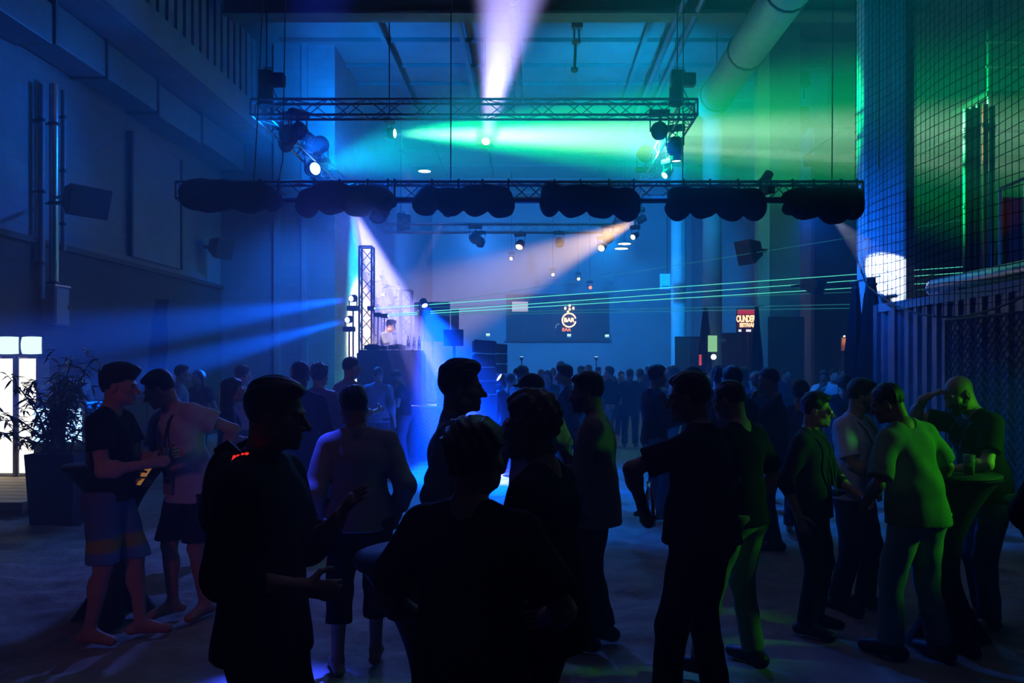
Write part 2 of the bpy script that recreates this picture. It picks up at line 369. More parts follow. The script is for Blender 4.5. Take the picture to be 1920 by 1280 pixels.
# ------------------------------------------------------------------ people: bodies and clothes grown as smooth solid fields
class Field:
    def __init__(s, lo, hi, h):
        s.h = h; s.lo = np.array(lo, dtype=np.float64) - 2 * h
        s.n = np.ceil((np.array(hi) + 2 * h - s.lo) / h).astype(int) + 1
        s.F = np.full(tuple(s.n), 0.12, dtype=np.float32)
    def sub(s, lo, hi, pad):
        a = np.clip(np.floor((np.array(lo) - pad - s.lo) / s.h).astype(int), 0, s.n); b = np.clip(np.ceil((np.array(hi) + pad - s.lo) / s.h).astype(int) + 1, 0, s.n)
        if np.any(b <= a): return None, None
        ax = [(s.lo[i] + s.h * np.arange(a[i], b[i])).astype(np.float32) for i in range(3)]
        return tuple(slice(a[i], b[i]) for i in range(3)), (ax[0][:, None, None], ax[1][None, :, None], ax[2][None, None, :])
    def put(s, sl, d, k, op):
        A = s.F[sl]
        if op == '+':
            hh = np.maximum(k - np.abs(A - d), 0) / k if k > 0 else 0
            s.F[sl] = np.minimum(A, d) - hh * hh * k * 0.25
        else:
            hh = np.maximum(k - np.abs(A + d), 0) / k if k > 0 else 0
            s.F[sl] = np.maximum(A, -d) + hh * hh * k * 0.25
    def cone(s, a, b, ra, rb, k=0.03, op='+', flat=False, u=None, rx=None, flatten=1.0):
        """tapered limb from a to b; u and flatten squash it across one axis; flat ends it square at b"""
        a = np.array(a, dtype=np.float64); b = np.array(b, dtype=np.float64); R = max(ra, rb) * max(1.0, 1.0 / flatten if flatten < 1 else 1)
        sl, g = s.sub(np.minimum(a, b) - R, np.maximum(a, b) + R, k + 2 * s.h)
        if sl is None: return s
        ba = b - a; L2 = float(ba @ ba) + 1e-12
        px, py, pz = g[0] - a[0], g[1] - a[1], g[2] - a[2]
        t = np.clip((px * ba[0] + py * ba[1] + pz * ba[2]) / L2, 0, 1)
        qx, qy, qz = px - t * ba[0], py - t * ba[1], pz - t * ba[2]
        r = ra + (rb - ra) * t
        if u is not None:
            u = np.array(u, dtype=np.float64); u = u / np.linalg.norm(u); c = qx * u[0] + qy * u[1] + qz * u[2]; e = (1.0 / flatten - 1.0)
            qx, qy, qz = qx + c * e * u[0], qy + c * e * u[1], qz + c * e * u[2]
            d = (np.sqrt(qx * qx + qy * qy + qz * qz) - r) * min(1.0, flatten * 1.15)
        else: d = np.sqrt(qx * qx + qy * qy + qz * qz) - r
        if flat:
            n = ba / math.sqrt(L2)
            d = np.maximum(d, (g[0] - b[0]) * n[0] + (g[1] - b[1]) * n[1] + (g[2] - b[2]) * n[2])
        s.put(sl, d.astype(np.float32), k, op); return s
    def ell(s, c, r, R=None, k=0.03, op='+', keep=None):
        c = np.array(c, dtype=np.float64); r = np.array(r, dtype=np.float64); m = r.max()
        sl, g = s.sub(c - m, c + m, k + 2 * s.h)
        if sl is None: return s
        x, y, z = g[0] - c[0], g[1] - c[1], g[2] - c[2]
        if R is not None:
            R = np.array(R); x, y, z = R[0][0] * x + R[1][0] * y + R[2][0] * z, R[0][1] * x + R[1][1] * y + R[2][1] * z, R[0][2] * x + R[1][2] * y + R[2][2] * z
        k0 = np.sqrt((x / r[0]) ** 2 + (y / r[1]) ** 2 + (z / r[2]) ** 2); k1 = np.sqrt((x / r[0] ** 2) ** 2 + (y / r[1] ** 2) ** 2 + (z / r[2] ** 2) ** 2) + 1e-9
        d = k0 * (k0 - 1) / k1
        if keep is not None: d = np.maximum(d, keep(x, y, z))
        s.put(sl, d.astype(np.float32), k, op); return s
    def hair(s, c, r, R, line, t_side, t_top):
        """hair that swells out of the skull and thins towards the hairline"""
        c = np.array(c, dtype=np.float64); r = np.array(r, dtype=np.float64); m = r.max() + .06
        sl, g = s.sub(c - m, c + m, .03); x, y, z = g[0] - c[0], g[1] - c[1], g[2] - c[2]; R = np.array(R)
        x, y, z = R[0][0] * x + R[1][0] * y + R[2][0] * z, R[0][1] * x + R[1][1] * y + R[2][1] * z, R[0][2] * x + R[1][2] * y + R[2][2] * z
        k0 = np.sqrt((x / r[0]) ** 2 + (y / r[1]) ** 2 + (z / r[2]) ** 2); k1 = np.sqrt((x / r[0] ** 2) ** 2 + (y / r[1] ** 2) ** 2 + (z / r[2] ** 2) ** 2) + 1e-9
        d = k0 * (k0 - 1) / k1; gg = (z + .035) - line(y - .015); e = np.clip(gg / .045, 0, 1) ** .6; up = np.clip(z / .085, 0, 1)
        d = d - (t_side + (t_top - t_side) * up) * e + .004 * (1 - e) + np.where(gg < 0, np.minimum(-gg, .03), 0)
        s.put(sl, d.astype(np.float32), 0, '+'); return s
    def grid(s): return [(s.lo[i] + s.h * np.arange(s.n[i])).astype(np.float32).reshape([-1 if j == i else 1 for j in range(3)]) for i in range(3)]
    def half(s, p, n):
        """cut away everything on the side n points to"""
        g = s.grid(); n = np.array(n, dtype=np.float64); n = n / np.linalg.norm(n)
        s.F = np.maximum(s.F, ((g[0] - p[0]) * n[0] + (g[1] - p[1]) * n[1] + (g[2] - p[2]) * n[2]).astype(np.float32)); return s
    def wrinkle(s, amp, f=(14, 14, 9), seed=0):
        g = s.grid(); rs = np.random.RandomState(seed); ph = rs.rand(6) * 6.28
        wx = g[0] + 0.05 * np.sin(g[2] * 11 + ph[0]) + 0.03 * np.sin(g[1] * 17 + ph[1])
        wz = g[2] + 0.06 * np.sin(g[0] * 13 + ph[2]) + 0.04 * np.sin(g[1] * 9 + ph[3])
        s.F = s.F + (amp * (np.sin(wx * f[0] * 2.2 + wz * f[2] + ph[4]) * 0.6 + np.sin(wz * f[2] * 2.7 - wx * f[0] * 0.8 + g[1] * f[1] + ph[5]) * 0.5)).astype(np.float32); return s
    def surface(s):
        F = s.F; I = F < 0; n = F.shape
        cnt = np.zeros(tuple(k - 1 for k in n), dtype=np.int8); OFF = [(a, b, c) for a in (0, 1) for b in (0, 1) for c in (0, 1)]
        for (a, b, c) in OFF: cnt += I[a:n[0] - 1 + a, b:n[1] - 1 + b, c:n[2] - 1 + c]
        act = (cnt > 0) & (cnt < 8); ci = np.argwhere(act)
        if len(ci) == 0: return np.zeros((0, 3)), np.zeros((0, 4), dtype=int)
        vid = np.full(cnt.shape, -1, dtype=np.int64); vid[act] = np.arange(len(ci))
        cv = np.stack([F[ci[:, 0] + a, ci[:, 1] + b, ci[:, 2] + c] for (a, b, c) in OFF], 1)
        acc = np.zeros((len(ci), 3)); num = np.zeros(len(ci)); O = np.array(OFF, dtype=float)
        for i in range(8):
            for ax, st in ((0, 4), (1, 2), (2, 1)):
                if OFF[i][ax]: continue
                j = i + st; va, vb = cv[:, i], cv[:, j]; x = (va < 0) != (vb < 0)
                t = np.where(x, va / np.where(x, va - vb, 1), 0)
                p = O[i][None, :] + t[:, None] * (O[j] - O[i])[None, :]
                acc += p * x[:, None]; num += x
        v = s.lo + s.h * (ci + acc / num[:, None])
        quads = []
        for ax in range(3):
            o1, o2 = [(1, 2), (2, 0), (0, 1)][ax]
            sa = [slice(None)] * 3; sb = [slice(None)] * 3
            sa[ax] = slice(0, n[ax] - 1); sb[ax] = slice(1, n[ax])
            A, B = I[tuple(sa)], I[tuple(sb)]; e = np.argwhere(A != B)
            e = e[(e[:, o1] > 0) & (e[:, o2] > 0) & (e[:, o1] < n[o1] - 1) & (e[:, o2] < n[o2] - 1)]
            if not len(e): continue
            fl = A[e[:, 0], e[:, 1], e[:, 2]]
            def at(d1, d2):
                c = e.copy(); c[:, o1] -= d1; c[:, o2] -= d2; return vid[c[:, 0], c[:, 1], c[:, 2]]
            q = np.stack([at(1, 1), at(0, 1), at(0, 0), at(1, 0)], 1)
            q[~fl] = q[~fl][:, ::-1]; quads.append(q)
        return v, np.concatenate(quads)
def join(parts):
    vs, qs, n = [], [], 0
    for v, q in parts:
        if len(v) == 0: continue
        vs.append(v); qs.append(q + n); n += len(v)
    return np.concatenate(vs), np.concatenate(qs)

def V(*a): return np.array(a, dtype=np.float64)
def rotx(a): c, s_ = math.cos(a), math.sin(a); return np.array([[1, 0, 0], [0, c, -s_], [0, s_, c]])
def roty(a): c, s_ = math.cos(a), math.sin(a); return np.array([[c, 0, s_], [0, 1, 0], [-s_, 0, c]])
def rotz(a): c, s_ = math.cos(a), math.sin(a); return np.array([[c, -s_, 0], [s_, c, 0], [0, 0, 1]])
def unit(v): return v / (np.linalg.norm(v) + 1e-12)
def ik(a, c, l1, l2, pole):
    """middle joint of a two-bone limb from a to c, bent towards pole; the end is pulled in when out of reach"""
    d = c - a; L = np.linalg.norm(d); m = (l1 + l2) * 0.995
    if L > m: c = a + d / L * m; L = m; d = c - a
    x = (l1 * l1 - l2 * l2 + L * L) / (2 * L); h = math.sqrt(max(l1 * l1 - x * x, 0)); u = d / L
    p = pole - (pole @ u) * u; p = unit(p); return a + u * x + p * h, c

SKIN = {}
def skin(tone):
    cols = {'fair': (0.55, 0.33, 0.24), 'tan': (0.40, 0.22, 0.14), 'brown': (0.16, 0.08, 0.05)}
    return mat('skin_' + tone, cols[tone], 0.55, vary=0.08, scale=30, bump=0.05, bscale=200)
def hair_mat(c):
    cols = {'black': (0.010, 0.008, 0.007), 'dark': (0.02, 0.013, 0.009), 'brown': (0.05, 0.028, 0.015), 'fair': (0.16, 0.10, 0.05), 'grey': (0.18, 0.18, 0.18)}
    return mat('hair_' + c, cols[c], 0.45, vary=0.4, scale=60, bump=0.8, bscale=140, stretch=(1, 1, 0.25))
def fabric(name, col, rough=0.9, vary=0.1): return mat('fabric_' + name, col, rough, vary=vary, scale=18, bump=0.25, bscale=180, spec=0.15)

ARM = {  # wrist target and elbow direction for the right arm at 1.78 m (x is mirrored for the left one)
    'down': (V(.27, .02, .90), V(.3, -1, 0)), 'pocket': (V(.24, .06, .96), V(.9, -1, 0)), 'hip': (V(.20, .02, 1.03), V(1, -.45, .0)),
    'hold': (V(.14, .30, 1.16), V(.5, -.6, -1)), 'phone': (V(.08, .27, 1.22), V(.5, -.3, -1)), 'drink': (V(.07, .20, 1.44), V(.8, .2, -1)),
    'front': (V(.13, .34, 1.02), V(.6, -.8, -.6)), 'cross': (V(-.10, .19, 1.17), V(1, .1, -.6)), 'up': (V(.18, .30, 1.52), V(.7, .2, -1)),
    'back': (V(.10, -.17, .98), V(1, -.5, .2)), 'table': (V(.16, .40, 1.10), V(.8, -.6, -.5)),
}
def person(px_x, Y, face, H=1.75, girth=1.0, pitch=0.0, roll=0.0, head=(0, 0, 0), armL='down', armR='down', feet=None, lod=1,
           top='tee', topm=None, sleeve=0.55, hem=0.88, bot='trousers', botm=None, legs=0.06, tone='fair', hair='short', hairc='dark', beard=0,
           shoes=None, label='', curl=(0.35, 0.35), loose=1.0, seed=0, extras=None, X=None, group=None, wr=1.0, collar=False):
    s = H / 1.78; th = math.radians(face); X = (px_x - CX) / F_PX * Y if X is None else X
    hb, hh, hd, hc = [(.011, .0052, .0046, .011), (.015, .0085, .0075, .015), (.024, .014, .013, .022)][lod]
    J = {}
    RT = rotx(-math.radians(pitch)) @ roty(math.radians(roll)); piv = V(0, 0, .95)
    T = lambda p: RT @ (np.array(p, dtype=np.float64) - piv) + piv
    g = girth
    # joints
    neck0 = T((0, -.02, 1.44)); neck1 = T((0, .005, 1.545)); hc0 = None
    hp, hyw, hr = [math.radians(a) for a in head]
    RH = RT @ rotz(-hyw) @ rotx(-hp) @ roty(hr)
    if abs(pitch) > 12: RH = rotx(math.radians(pitch * 0.5)) @ RH
    HC = neck1 + RH @ V(0, .030, .105)
    sho = {1: T((.180, -.01, 1.412)), -1: T((-.180, -.01, 1.412))}
    elb, wri, hnd = {}, {}, {}
    for sd, a in ((1, armR), (-1, armL)):
        if isinstance(a, str): w_, pole = ARM[a]; w_ = w_ * V(sd, 1, 1); pole = pole * V(sd, 1, 1); w_ = T(w_) if a in ('cross', 'phone', 'drink', 'hold', 'up', 'back') else w_
        else: w_, pole = V(*a[0]), V(*a[1])
        elb[sd], wri[sd] = ik(sho[sd], w_, .295, .262, pole)
    if feet is None: feet = ((-.12, .0, 0), (.12, .03, 0))
    hip = {1: V(.092, 0, .93), -1: V(-.092, 0, .93)}; knee, ank, toe = {}, {}, {}
    for sd, f in ((-1, feet[0]), (1, feet[1])):
        lift = f[2]; toeout = f[3] if len(f) > 3 else 10 * sd
        a = V(f[0], f[1], .085 + lift); kp = f[4] if len(f) > 4 else V(.15 * sd, 1, 0)
        knee[sd], ank[sd] = ik(hip[sd], a, .435, .425, V(*kp)); ta = math.radians(toeout); toe[sd] = ank[sd] + V(math.sin(ta) * .16, math.cos(ta) * .16, -.052 - lift * .3)
    # ---- body skin
    allp = np.array([neck0, neck1, *sho.values(), *elb.values(), *wri.values(), *knee.values(), *ank.values(), *toe.values(), *hip.values()])
    lo = allp.min(0) - .14 * max(g, 1); hi = allp.max(0) + .14 * max(g, 1)
    fb = Field(lo, hi, hb)
    fb.ell(piv, (.155 * g, .110 * g, .12), k=.05)
    fb.cone(T((0, .0 + .015 * (g - 1), 1.0)), T((0, -.005, 1.30)), .140 * g, .150 * g, .05, u=RT @ V(0, 1, 0), flatten=.70)
    fb.cone(T((-.085, 0, 1.33)), T((.085, 0, 1.33)), .095, .095, .05)
    fb.cone(T((-.15, -.012, 1.405)), T((.15, -.012, 1.405)), .058, .058, .04)
    for sd in (1, -1):
        fb.cone(T((.03 * sd, -.02, 1.49)), T((.15 * sd, -.015, 1.43)), .045, .045, .04)
        fb.cone(sho[sd], elb[sd], .052, .040, .03); fb.cone(elb[sd], wri[sd], .041, .027, .02)
        m1 = elb[sd] * .75 + wri[sd] * .25; fb.ell(m1, (.043, .043, .06), k=.03)
        fb.cone(hip[sd], knee[sd], .088 * (g * .5 + .5), .056, .04); fb.cone(knee[sd], ank[sd], .054, .037, .02)
        bk = unit(V(0, -1, 0)); fb.ell(knee[sd] * .68 + ank[sd] * .32 + bk * .018, (.05, .05, .09), k=.03)
        hl = ank[sd] + (ank[sd] - toe[sd]) * .35 * V(1, 1, 0) + V(0, 0, -.045)
        fb.cone(ank[sd] + V(0, 0, -.01), hl, .037, .032, .02); fb.cone(hl, toe[sd], .036, .030, .02, u=(0, 0, 1), flatten=.8); fb.cone(ank[sd], toe[sd], .034, .026, .03)
    fb.cone(neck0, neck1 + RH @ V(0, .0, .03), .060, .055, .03)
    parts = [fb.surface()]
    # ---- head
    fh = Field(HC - .17, HC + .17, hh)
    Hp = lambda x, y, z: HC + RH @ V(x, y, z)
    fh.ell(Hp(0, -.015, .035), (.076, .097, .088), RH, .02); fh.ell(Hp(0, .028, -.03), (.062, .068, .085), RH, .02)
    fh.ell(Hp(0, .043, -.075), (.048, .046, .036), RH, .02); fh.ell(Hp(0, .078, -.098), (.021, .017, .017), RH, .015)
    fh.cone(Hp(-.034, .081, .020), Hp(.034, .081, .020), .012, .012, .015)
    fh.cone(Hp(0, .089, .010), Hp(0, .117, -.031), .0085, .0125, .012)
    for sd in (1, -1):
        fh.ell(Hp(.011 * sd, .103, -.036), (.009, .010, .008), RH, .006); fh.ell(Hp(.044 * sd, .058, -.022), (.022, .024, .022), RH, .02)
        fh.ell(Hp(.031 * sd, .099, .001), (.015, .016, .011), RH, .012, '-')
        fh.ell(Hp(.079 * sd, -.012, -.008), (.010, .021, .033), RH, .008); fh.ell(Hp(.090 * sd, -.006, -.006), (.006, .011, .018), RH, .006, '-')
        fh.ell(Hp(.046 * sd, .012, -.075), (.026, .04, .03), RH, .02)
    fh.cone(Hp(-.017, .090, -.060), Hp(.017, .090, -.060), .0075, .0075, .006); fh.cone(Hp(-.015, .089, -.071), Hp(.015, .089, -.071), .0085, .0085, .006)
    fh.cone(Hp(0, -.03, -.05), neck0 * .35 + neck1 * .65, .062, .057, .03)
    parts.append(fh.surface())
    # ---- hands: palm, four unequal bent fingers, a thumb from the side of the palm
    grip = {}
    for sd in (1, -1):
        d = unit(wri[sd] - elb[sd]); a = armR if sd == 1 else armL; cu = curl[0] if sd == -1 else curl[1]
        if not isinstance(a, str) and len(a) > 2 and a[2] is not None: d = unit(V(*a[2]))
        side = unit(np.cross(d, V(0, 0, 1)) if abs(d[2]) < .8 else V(0, 1, 0) - d * d[1])   # thumb side
        if abs(d[2]) < .8: nrm = unit(np.cross(side, d)); nrm, side = unit(side * -sd * 1.0), unit(nrm)     # forearm level: thumb up, palm inwards
        else: nrm = unit(np.cross(side, d)) ; nrm = nrm if nrm[0] * sd < 0 else -nrm
        if not isinstance(a, str) and len(a) > 3: nrm = unit(V(*a[3]) - d * (V(*a[3]) @ d)); side = unit(np.cross(d, nrm)); side = side if side @ V(0, .3, 1) > 0 else -side
        w0 = wri[sd]; fhd = Field(w0 - .20, w0 + .20, hd)
        kn = w0 + d * .088
        fhd.cone(w0 - d * .02, kn, .030, .036, .012, u=nrm, flatten=.42)
        fhd.cone(w0 - d * .03, w0 + d * .02, .027, .028, .012)
        for i, (o, L) in enumerate(((.030, .074), (.010, .084), (-.010, .078), (-.029, .062))):
            p0 = kn + side * o - d * .012; dd = d; seg = L / 3 * 1.12
            for jn in range(3):
                an = cu * (1.15 if jn else .95) * (1 + .08 * i); dd = unit(dd * math.cos(an) + nrm * math.sin(an) * 1.0)
                p1 = p0 + dd * seg; fhd.cone(p0, p1, .0092 - .0008 * jn, .0086 - .0008 * jn, .004); p0 = p1
                nn = unit(nrm - dd * (nrm @ dd)) if abs(nrm @ dd) < .98 else -d
        t0 = w0 + d * .022 + side * .026; td = unit(d * .55 + side * .75 + nrm * .25)
        t1 = t0 + td * .042; t2 = t1 + unit(d * .8 + side * .25 + nrm * (.25 + cu * .6)) * .036; t3 = t2 + unit(d * .75 + nrm * (.3 + cu)) * .028
        fhd.cone(t0, t1, .014, .0115, .008); fhd.cone(t1, t2, .0105, .0098, .004); fhd.cone(t2, t3, .0096, .0085, .004)
        parts.append(fhd.surface()); grip[sd] = (w0 + d * .085 + nrm * .038, d, nrm, side)
    v, q = join(parts); v = v * s
    root = empty('person', (X, Y, 0), -th, label, 'person', group)
    obs = {}
    obs['body'] = link('body', np_mesh('body', v, q, skin(tone)), root)
    # ---- top
    def cloth(name, f, m): 
        vv, qq = f.surface()
        if len(vv): obs[name] = link(name, np_mesh(name, vv * s, qq, m), root); return obs[name]
    topm = topm or fabric('black', (.012, .012, .014)); botm = botm or fabric('dark_denim', (.03, .035, .05))
    e = .014 * loose
    pts = [T((0, 0, 1.5)), *sho.values(), V(0, 0, hem - .05)] + ([*elb.values(), *wri.values()] if sleeve > 0 else [])
    lo = np.min(pts, 0) - .16 * max(1, g) - .03; hi = np.max(pts, 0) + .16 * max(1, g) + .03
    ft = Field(lo, hi, hc)
    ft.cone(T((0, .01 + .02 * (g - 1), 1.0)), T((0, -.005, 1.30)), .146 * g + e, .154 * (g * .6 + .4) + e, .06, u=RT @ V(0, 1, 0), flatten=.74)
    ft.cone(T((-.085, 0, 1.33)), T((.085, 0, 1.33)), .098 + e, .098 + e, .05)
    ft.cone(T((-.155, -.012, 1.405)), T((.155, -.012, 1.405)), .060 + e * .7, .060 + e * .7, .04)
    ft.cone(T((0, .005, 1.04)), V(0, .005, hem - .04), .152 * g + e, .172 * g + e * 1.6, .05, u=(0, 1, 0), flatten=.86)
    for sd in (1, -1):
        ft.cone(T((.035 * sd, -.02, 1.485)), T((.15 * sd, -.015, 1.43)), .045 + e * .5, .050 + e * .5, .04)
        if sleeve > 0:
            if sleeve <= 1: ft.cone(sho[sd], sho[sd] + (elb[sd] - sho[sd]) * sleeve, .060 + e * .8, .058 + e * 1.3, .03, flat=True)
            else:
                ft.cone(sho[sd], elb[sd], .060 + e * .8, .048 + e, .03)
                fr = min(sleeve - 1, .97); ft.cone(elb[sd], elb[sd] + (wri[sd] - elb[sd]) * fr, .048 + e, .036 + e, .03, flat=True)
    if wr > 0 and lod < 2: ft.wrinkle(.0042 * wr, seed=seed)
    ft.half((0, 0, hem), (0, 0, -1))
    nb = T((0, -.018, 1.505)); ft.cone(nb - (T((0, 0, .012)) - T((0, 0, 0))), T((0, .035, 1.62)), .063, .085, .015, '-')
    tn = 'shirt' if top in ('shirt', 'polo') else ('jacket' if top == 'jacket' else ('dress' if top == 'dress' else 't_shirt'))
    cloth(tn, ft, topm)
    if collar or top in ('shirt', 'polo', 'jacket'):
        fc = Field(nb - .14, nb + .14, hc * .8); up = unit(T((0, 0, 1)) - T((0, 0, 0)))
        fc.cone(nb - up * .05, nb + up * .022, .078, .070, .02, flat=True); fc.cone(nb - up * .09, nb + up * .08, .060, .062, .008, '-')
        cloth('collar', fc, topm)
    # ---- trousers, shorts
    if bot:
        pts = [V(0, 0, 1.05), *knee.values(), *ank.values(), *hip.values()]; lo = np.min(pts, 0) - .17 * max(1, g); hi = np.max(pts, 0) + .17 * max(1, g)
        fl = Field(lo, hi, hc); e2 = .012 * loose
        fl.ell(piv, (.160 * g + e2, .115 * g + e2, .13), k=.05)
        for sd in (1, -1):
            fl.cone(hip[sd] + V(0, 0, .01), knee[sd], .092 * (g * .6 + .4) + e2, (.064 if bot == 'trousers' else .085) + e2, .045)
            fl.ell(hip[sd] + V(0, -.045, -.01), (.085, .075 * g, .09), k=.05)
            if bot == 'trousers':
                zf = np.clip((knee[sd][2] - legs) / max(knee[sd][2] - ank[sd][2], .05), .1, 1.0)
                fl.cone(knee[sd], knee[sd] + (ank[sd] - knee[sd]) * zf, .062 + e2, .056 + e2 * 1.3, .03, flat=True)
            else:
                pass
        if wr > 0 and lod < 2: fl.wrinkle(.0038 * wr, f=(10, 12, 14), seed=seed + 5)
        if bot == 'shorts': fl.half((0, 0, legs), (0, 0, -1))
        fl.half((0, 0, min(1.05, hem + .07)), (0, 0, 1))
        cloth('shorts' if bot == 'shorts' else 'trousers', fl, botm)
    if shoes:
        for sd in (1, -1):
            hl = ank[sd] + (ank[sd] - toe[sd]) * .38 * V(1, 1, 0) + V(0, 0, -.045); tt = toe[sd] + (toe[sd] - ank[sd]) * .12 * V(1, 1, 0)
            fs_ = Field(np.minimum(hl, tt) - .09, np.maximum(hl, tt) + .12, hc * .75)
            fs_.cone(hl, tt, .046, .040, .02, u=(0, 0, 1), flatten=.85).cone(ank[sd], hl, .046, .046, .03).cone(ank[sd] + V(0, 0, -.01), tt, .044, .030, .03).half((0, 0, max(min(hl[2], tt[2]) - .036, .0)), (0, 0, -1))
            vv, qq = fs_.surface()
            if len(vv): link('shoe', np_mesh('shoe', vv * s, qq, shoes), root)
    # ---- hair
    if hair != 'bald':
        fr = Field(HC - V(.19, .19, .40 if hair == 'long' else .19), HC + .20, hh * 1.15)
        def line(y, ear=True):
            ys = np.array([-.13, -.06, -.035, -.005, .012, .035, .055, .09, .13]); zs = np.array([-.085, -.080, -.055, -.028, .0, .014, .058, .090, .106])
            if hair == 'bowl': zs = np.array([-.03, -.03, -.02, .005, .02, .03, .045, .050, .055])
            if hair == 'fade': zs = zs + np.array([.03, .03, .035, .03, .02, .01, 0, 0, 0])
            if hair == 'long': zs = np.array([-.2, -.2, -.2, -.2, -.1, .0, .05, .075, .09])
            return np.interp(y, ys, zs)
        tt = dict(short=(.010, .024), fade=(.006, .018), bowl=(.020, .036), curly=(.022, .034), long=(.018, .022), quiff=(.012, .032), crop=(.005, .009), bun=(.012, .016), bushy=(.028, .036)).get(hair, (.012, .018))
        fr.hair(Hp(0, -.015, .035), (.076, .097, .088), RH, line, tt[0], tt[1])
        if hair in ('quiff', 'bowl'): fr.ell(Hp(0, .040, .104), (.056, .044, .034), RH, .035)
        if hair == 'bowl': fr.ell(Hp(0, .040, .115), (.060, .070, .034), RH, .03); fr.ell(Hp(0, .056, .098), (.050, .032, .030), RH, .03); fr.ell(Hp(0, -.080, .02), (.066, .048, .075), RH, .03)
        if hair in ('curly', 'bushy'):
            rr = np.random.RandomState(seed)
            for _ in range(26):
                az, el = rr.uniform(0, 6.28), rr.uniform(.15, 1.5); c_ = V(.080 * math.cos(el) * math.sin(az), -.02 + .098 * math.cos(el) * math.cos(az), .045 + .095 * math.sin(el))
                if c_[2] < line(c_[1]) + .02: continue
                fr.ell(Hp(*c_), (.022, .022, .020), RH, .012)
        if hair == 'short':
            fr.ell(Hp(.012, .062, .098), (.046, .030, .020), RH, .03)
        if hair in ('long',):
            fr.cone(Hp(0, -.075, .03), Hp(0, -.085, -.20), .075, .06, .04); 
            for sd in (1, -1): fr.cone(Hp(.07 * sd, -.03, .02), Hp(.075 * sd, -.03, -.22), .032, .028, .03)
        if hair == 'bun': fr.ell(Hp(0, -.125, .05), (.05, .05, .05), RH, .015)
        if hair == 'cap':
            pass
        amp = {'curly': .008, 'bushy': .007, 'bowl': .004, 'quiff': .005}.get(hair, .0028)
        fr.wrinkle(amp, f=(60, 50, 40) if hair in ('curly', 'bushy') else (75, 30, 16), seed=seed)
        cloth('hair', fr, hair_mat(hairc))
    if beard:
        fbd = Field(HC - .16, HC + .16, hh * 1.2)
        kb = lambda x, y, z: np.maximum(-.012 - y * 1.0, (z + .030 + np.maximum(0, y - .05) * .45) * .9)
        fbd.ell(Hp(0, .040, -.060), (.066, .064, .062), RH, 0, keep=lambda x, y, z: np.maximum(z - .045, -.05 - y))
        fbd.ell(Hp(0, .070, -.098), (.036, .034, .03 * beard), RH, .02)
        for sd in (1, -1): fbd.cone(Hp(.066 * sd, .0, -.02), Hp(.052 * sd, .035, -.075), .012, .02, .02)
        fbd.cone(Hp(-.028, .092, -.051), Hp(.028, .092, -.051), .008, .008, .008)
        fbd.ell(Hp(0, .115, -.065), (.017, .03, .0085), RH, .004, '-')
        fbd.wrinkle(.002, f=(80, 60, 60), seed=seed); cloth('beard', fbd, hair_mat(hairc))
    if lod == 0:
        me = MATS.get('_eye')
        em = mat('eyeball', (.32, .32, .32), .25); pm = mat('pupil', (.01, .008, .006), .1)
        for sd in (1, -1):
            eb = MB(); c = Hp(.031 * sd, .083, .001) * s; eb.lathe([(.0001, -.0118 * s)] + [(.0118 * s * math.cos(a), .0118 * s * math.sin(a)) for a in np.linspace(-1.3, 1.3, 7)] + [(.0001, .0118 * s)], 12, c)
            eo = eb.build('eye', em, root)
            pb = MB(); pc = Hp(.031 * sd, .0935, .001) * s; pb.lathe([(.0001, -.002), (.005, -.0012), (.005, .0012), (.0001, .002)], 10, pc, M=Matrix((RH @ rotx(-math.pi / 2)).tolist())); pb.build('pupil', pm, eo)
            bb = MB(); bb.tube([Hp(.014 * sd, .094, .017) * s, Hp(.031 * sd, .094, .021) * s, Hp(.048 * sd, .082, .016) * s], [.003, .0042, .002], 6); bb.build('eyebrow', hair_mat(hairc if hair != 'bald' else 'dark'), root)
    info = dict(root=root, HC=HC * s, RH=RH, Hp=lambda x, y, z: Hp(x, y, z) * s, T=lambda p: T(p) * s, grip={k: (gv[0] * s, gv[1], gv[2], gv[3]) for k, gv in grip.items()},
                s=s, wri={k: x * s for k, x in wri.items()}, elb={k: x * s for k, x in elb.items()}, sho={k: x * s for k, x in sho.items()}, th=th, loc=np.array([X, Y, 0.0]), obs=obs, ank=ank)
    info['world'] = lambda p: info['loc'] + rotz(-th) @ np.array(p)
    return info
# ---- things worn (children of the person)
M_LANYARD = mat('lanyard_ribbon', (.015, .015, .02), .8)
def lanyard(pi, badge_z=1.02, fwd=.17, m=None, badge=True, w=.011, colr=(.55, .55, .5)):
    r = pi['root']; T = pi['T']
    for sd in (1, -1):
        pts = [T((.02 * sd, -.085, 1.47)), T((.066 * sd, -.045, 1.497)), T((.080 * sd, .045, 1.468)), T((.078 * sd, .118, 1.405)), T((.058 * sd, fwd - .020, 1.29)), T((.022 * sd, fwd - .004, 1.14)), T((.004 * sd, fwd + .012, badge_z + .06))]
        b = MB(); pv = None; vs = []
        for p in pts:
            vs += [Vector(p + V(w, 0, .0)), Vector(p - V(w, 0, .0)), Vector(p + V(-w, .003, .0)), Vector(p + V(w, .003, 0))]
        n = len(pts); fs = []
        for i in range(n - 1):
            for k in range(4): fs.append((i * 4 + k, i * 4 + (k + 1) % 4, i * 4 + 4 + (k + 1) % 4, i * 4 + 4 + k))
        b.add(vs, fs); b.build('lanyard', m or M_LANYARD, r)
    if badge:
        c = T((0, fwd + .016, badge_z)); b = MB(); b.bev(c, (.085, .004, .125), .0015); bo = b.build('badge', mat('badge_card', colr, .5), r)
        b = MB(); b.box(c + V(0, .003, .03), (.07, .001, .03)); b.build('badge_band', mat('badge_print', (.03, .03, .05), .5), bo)
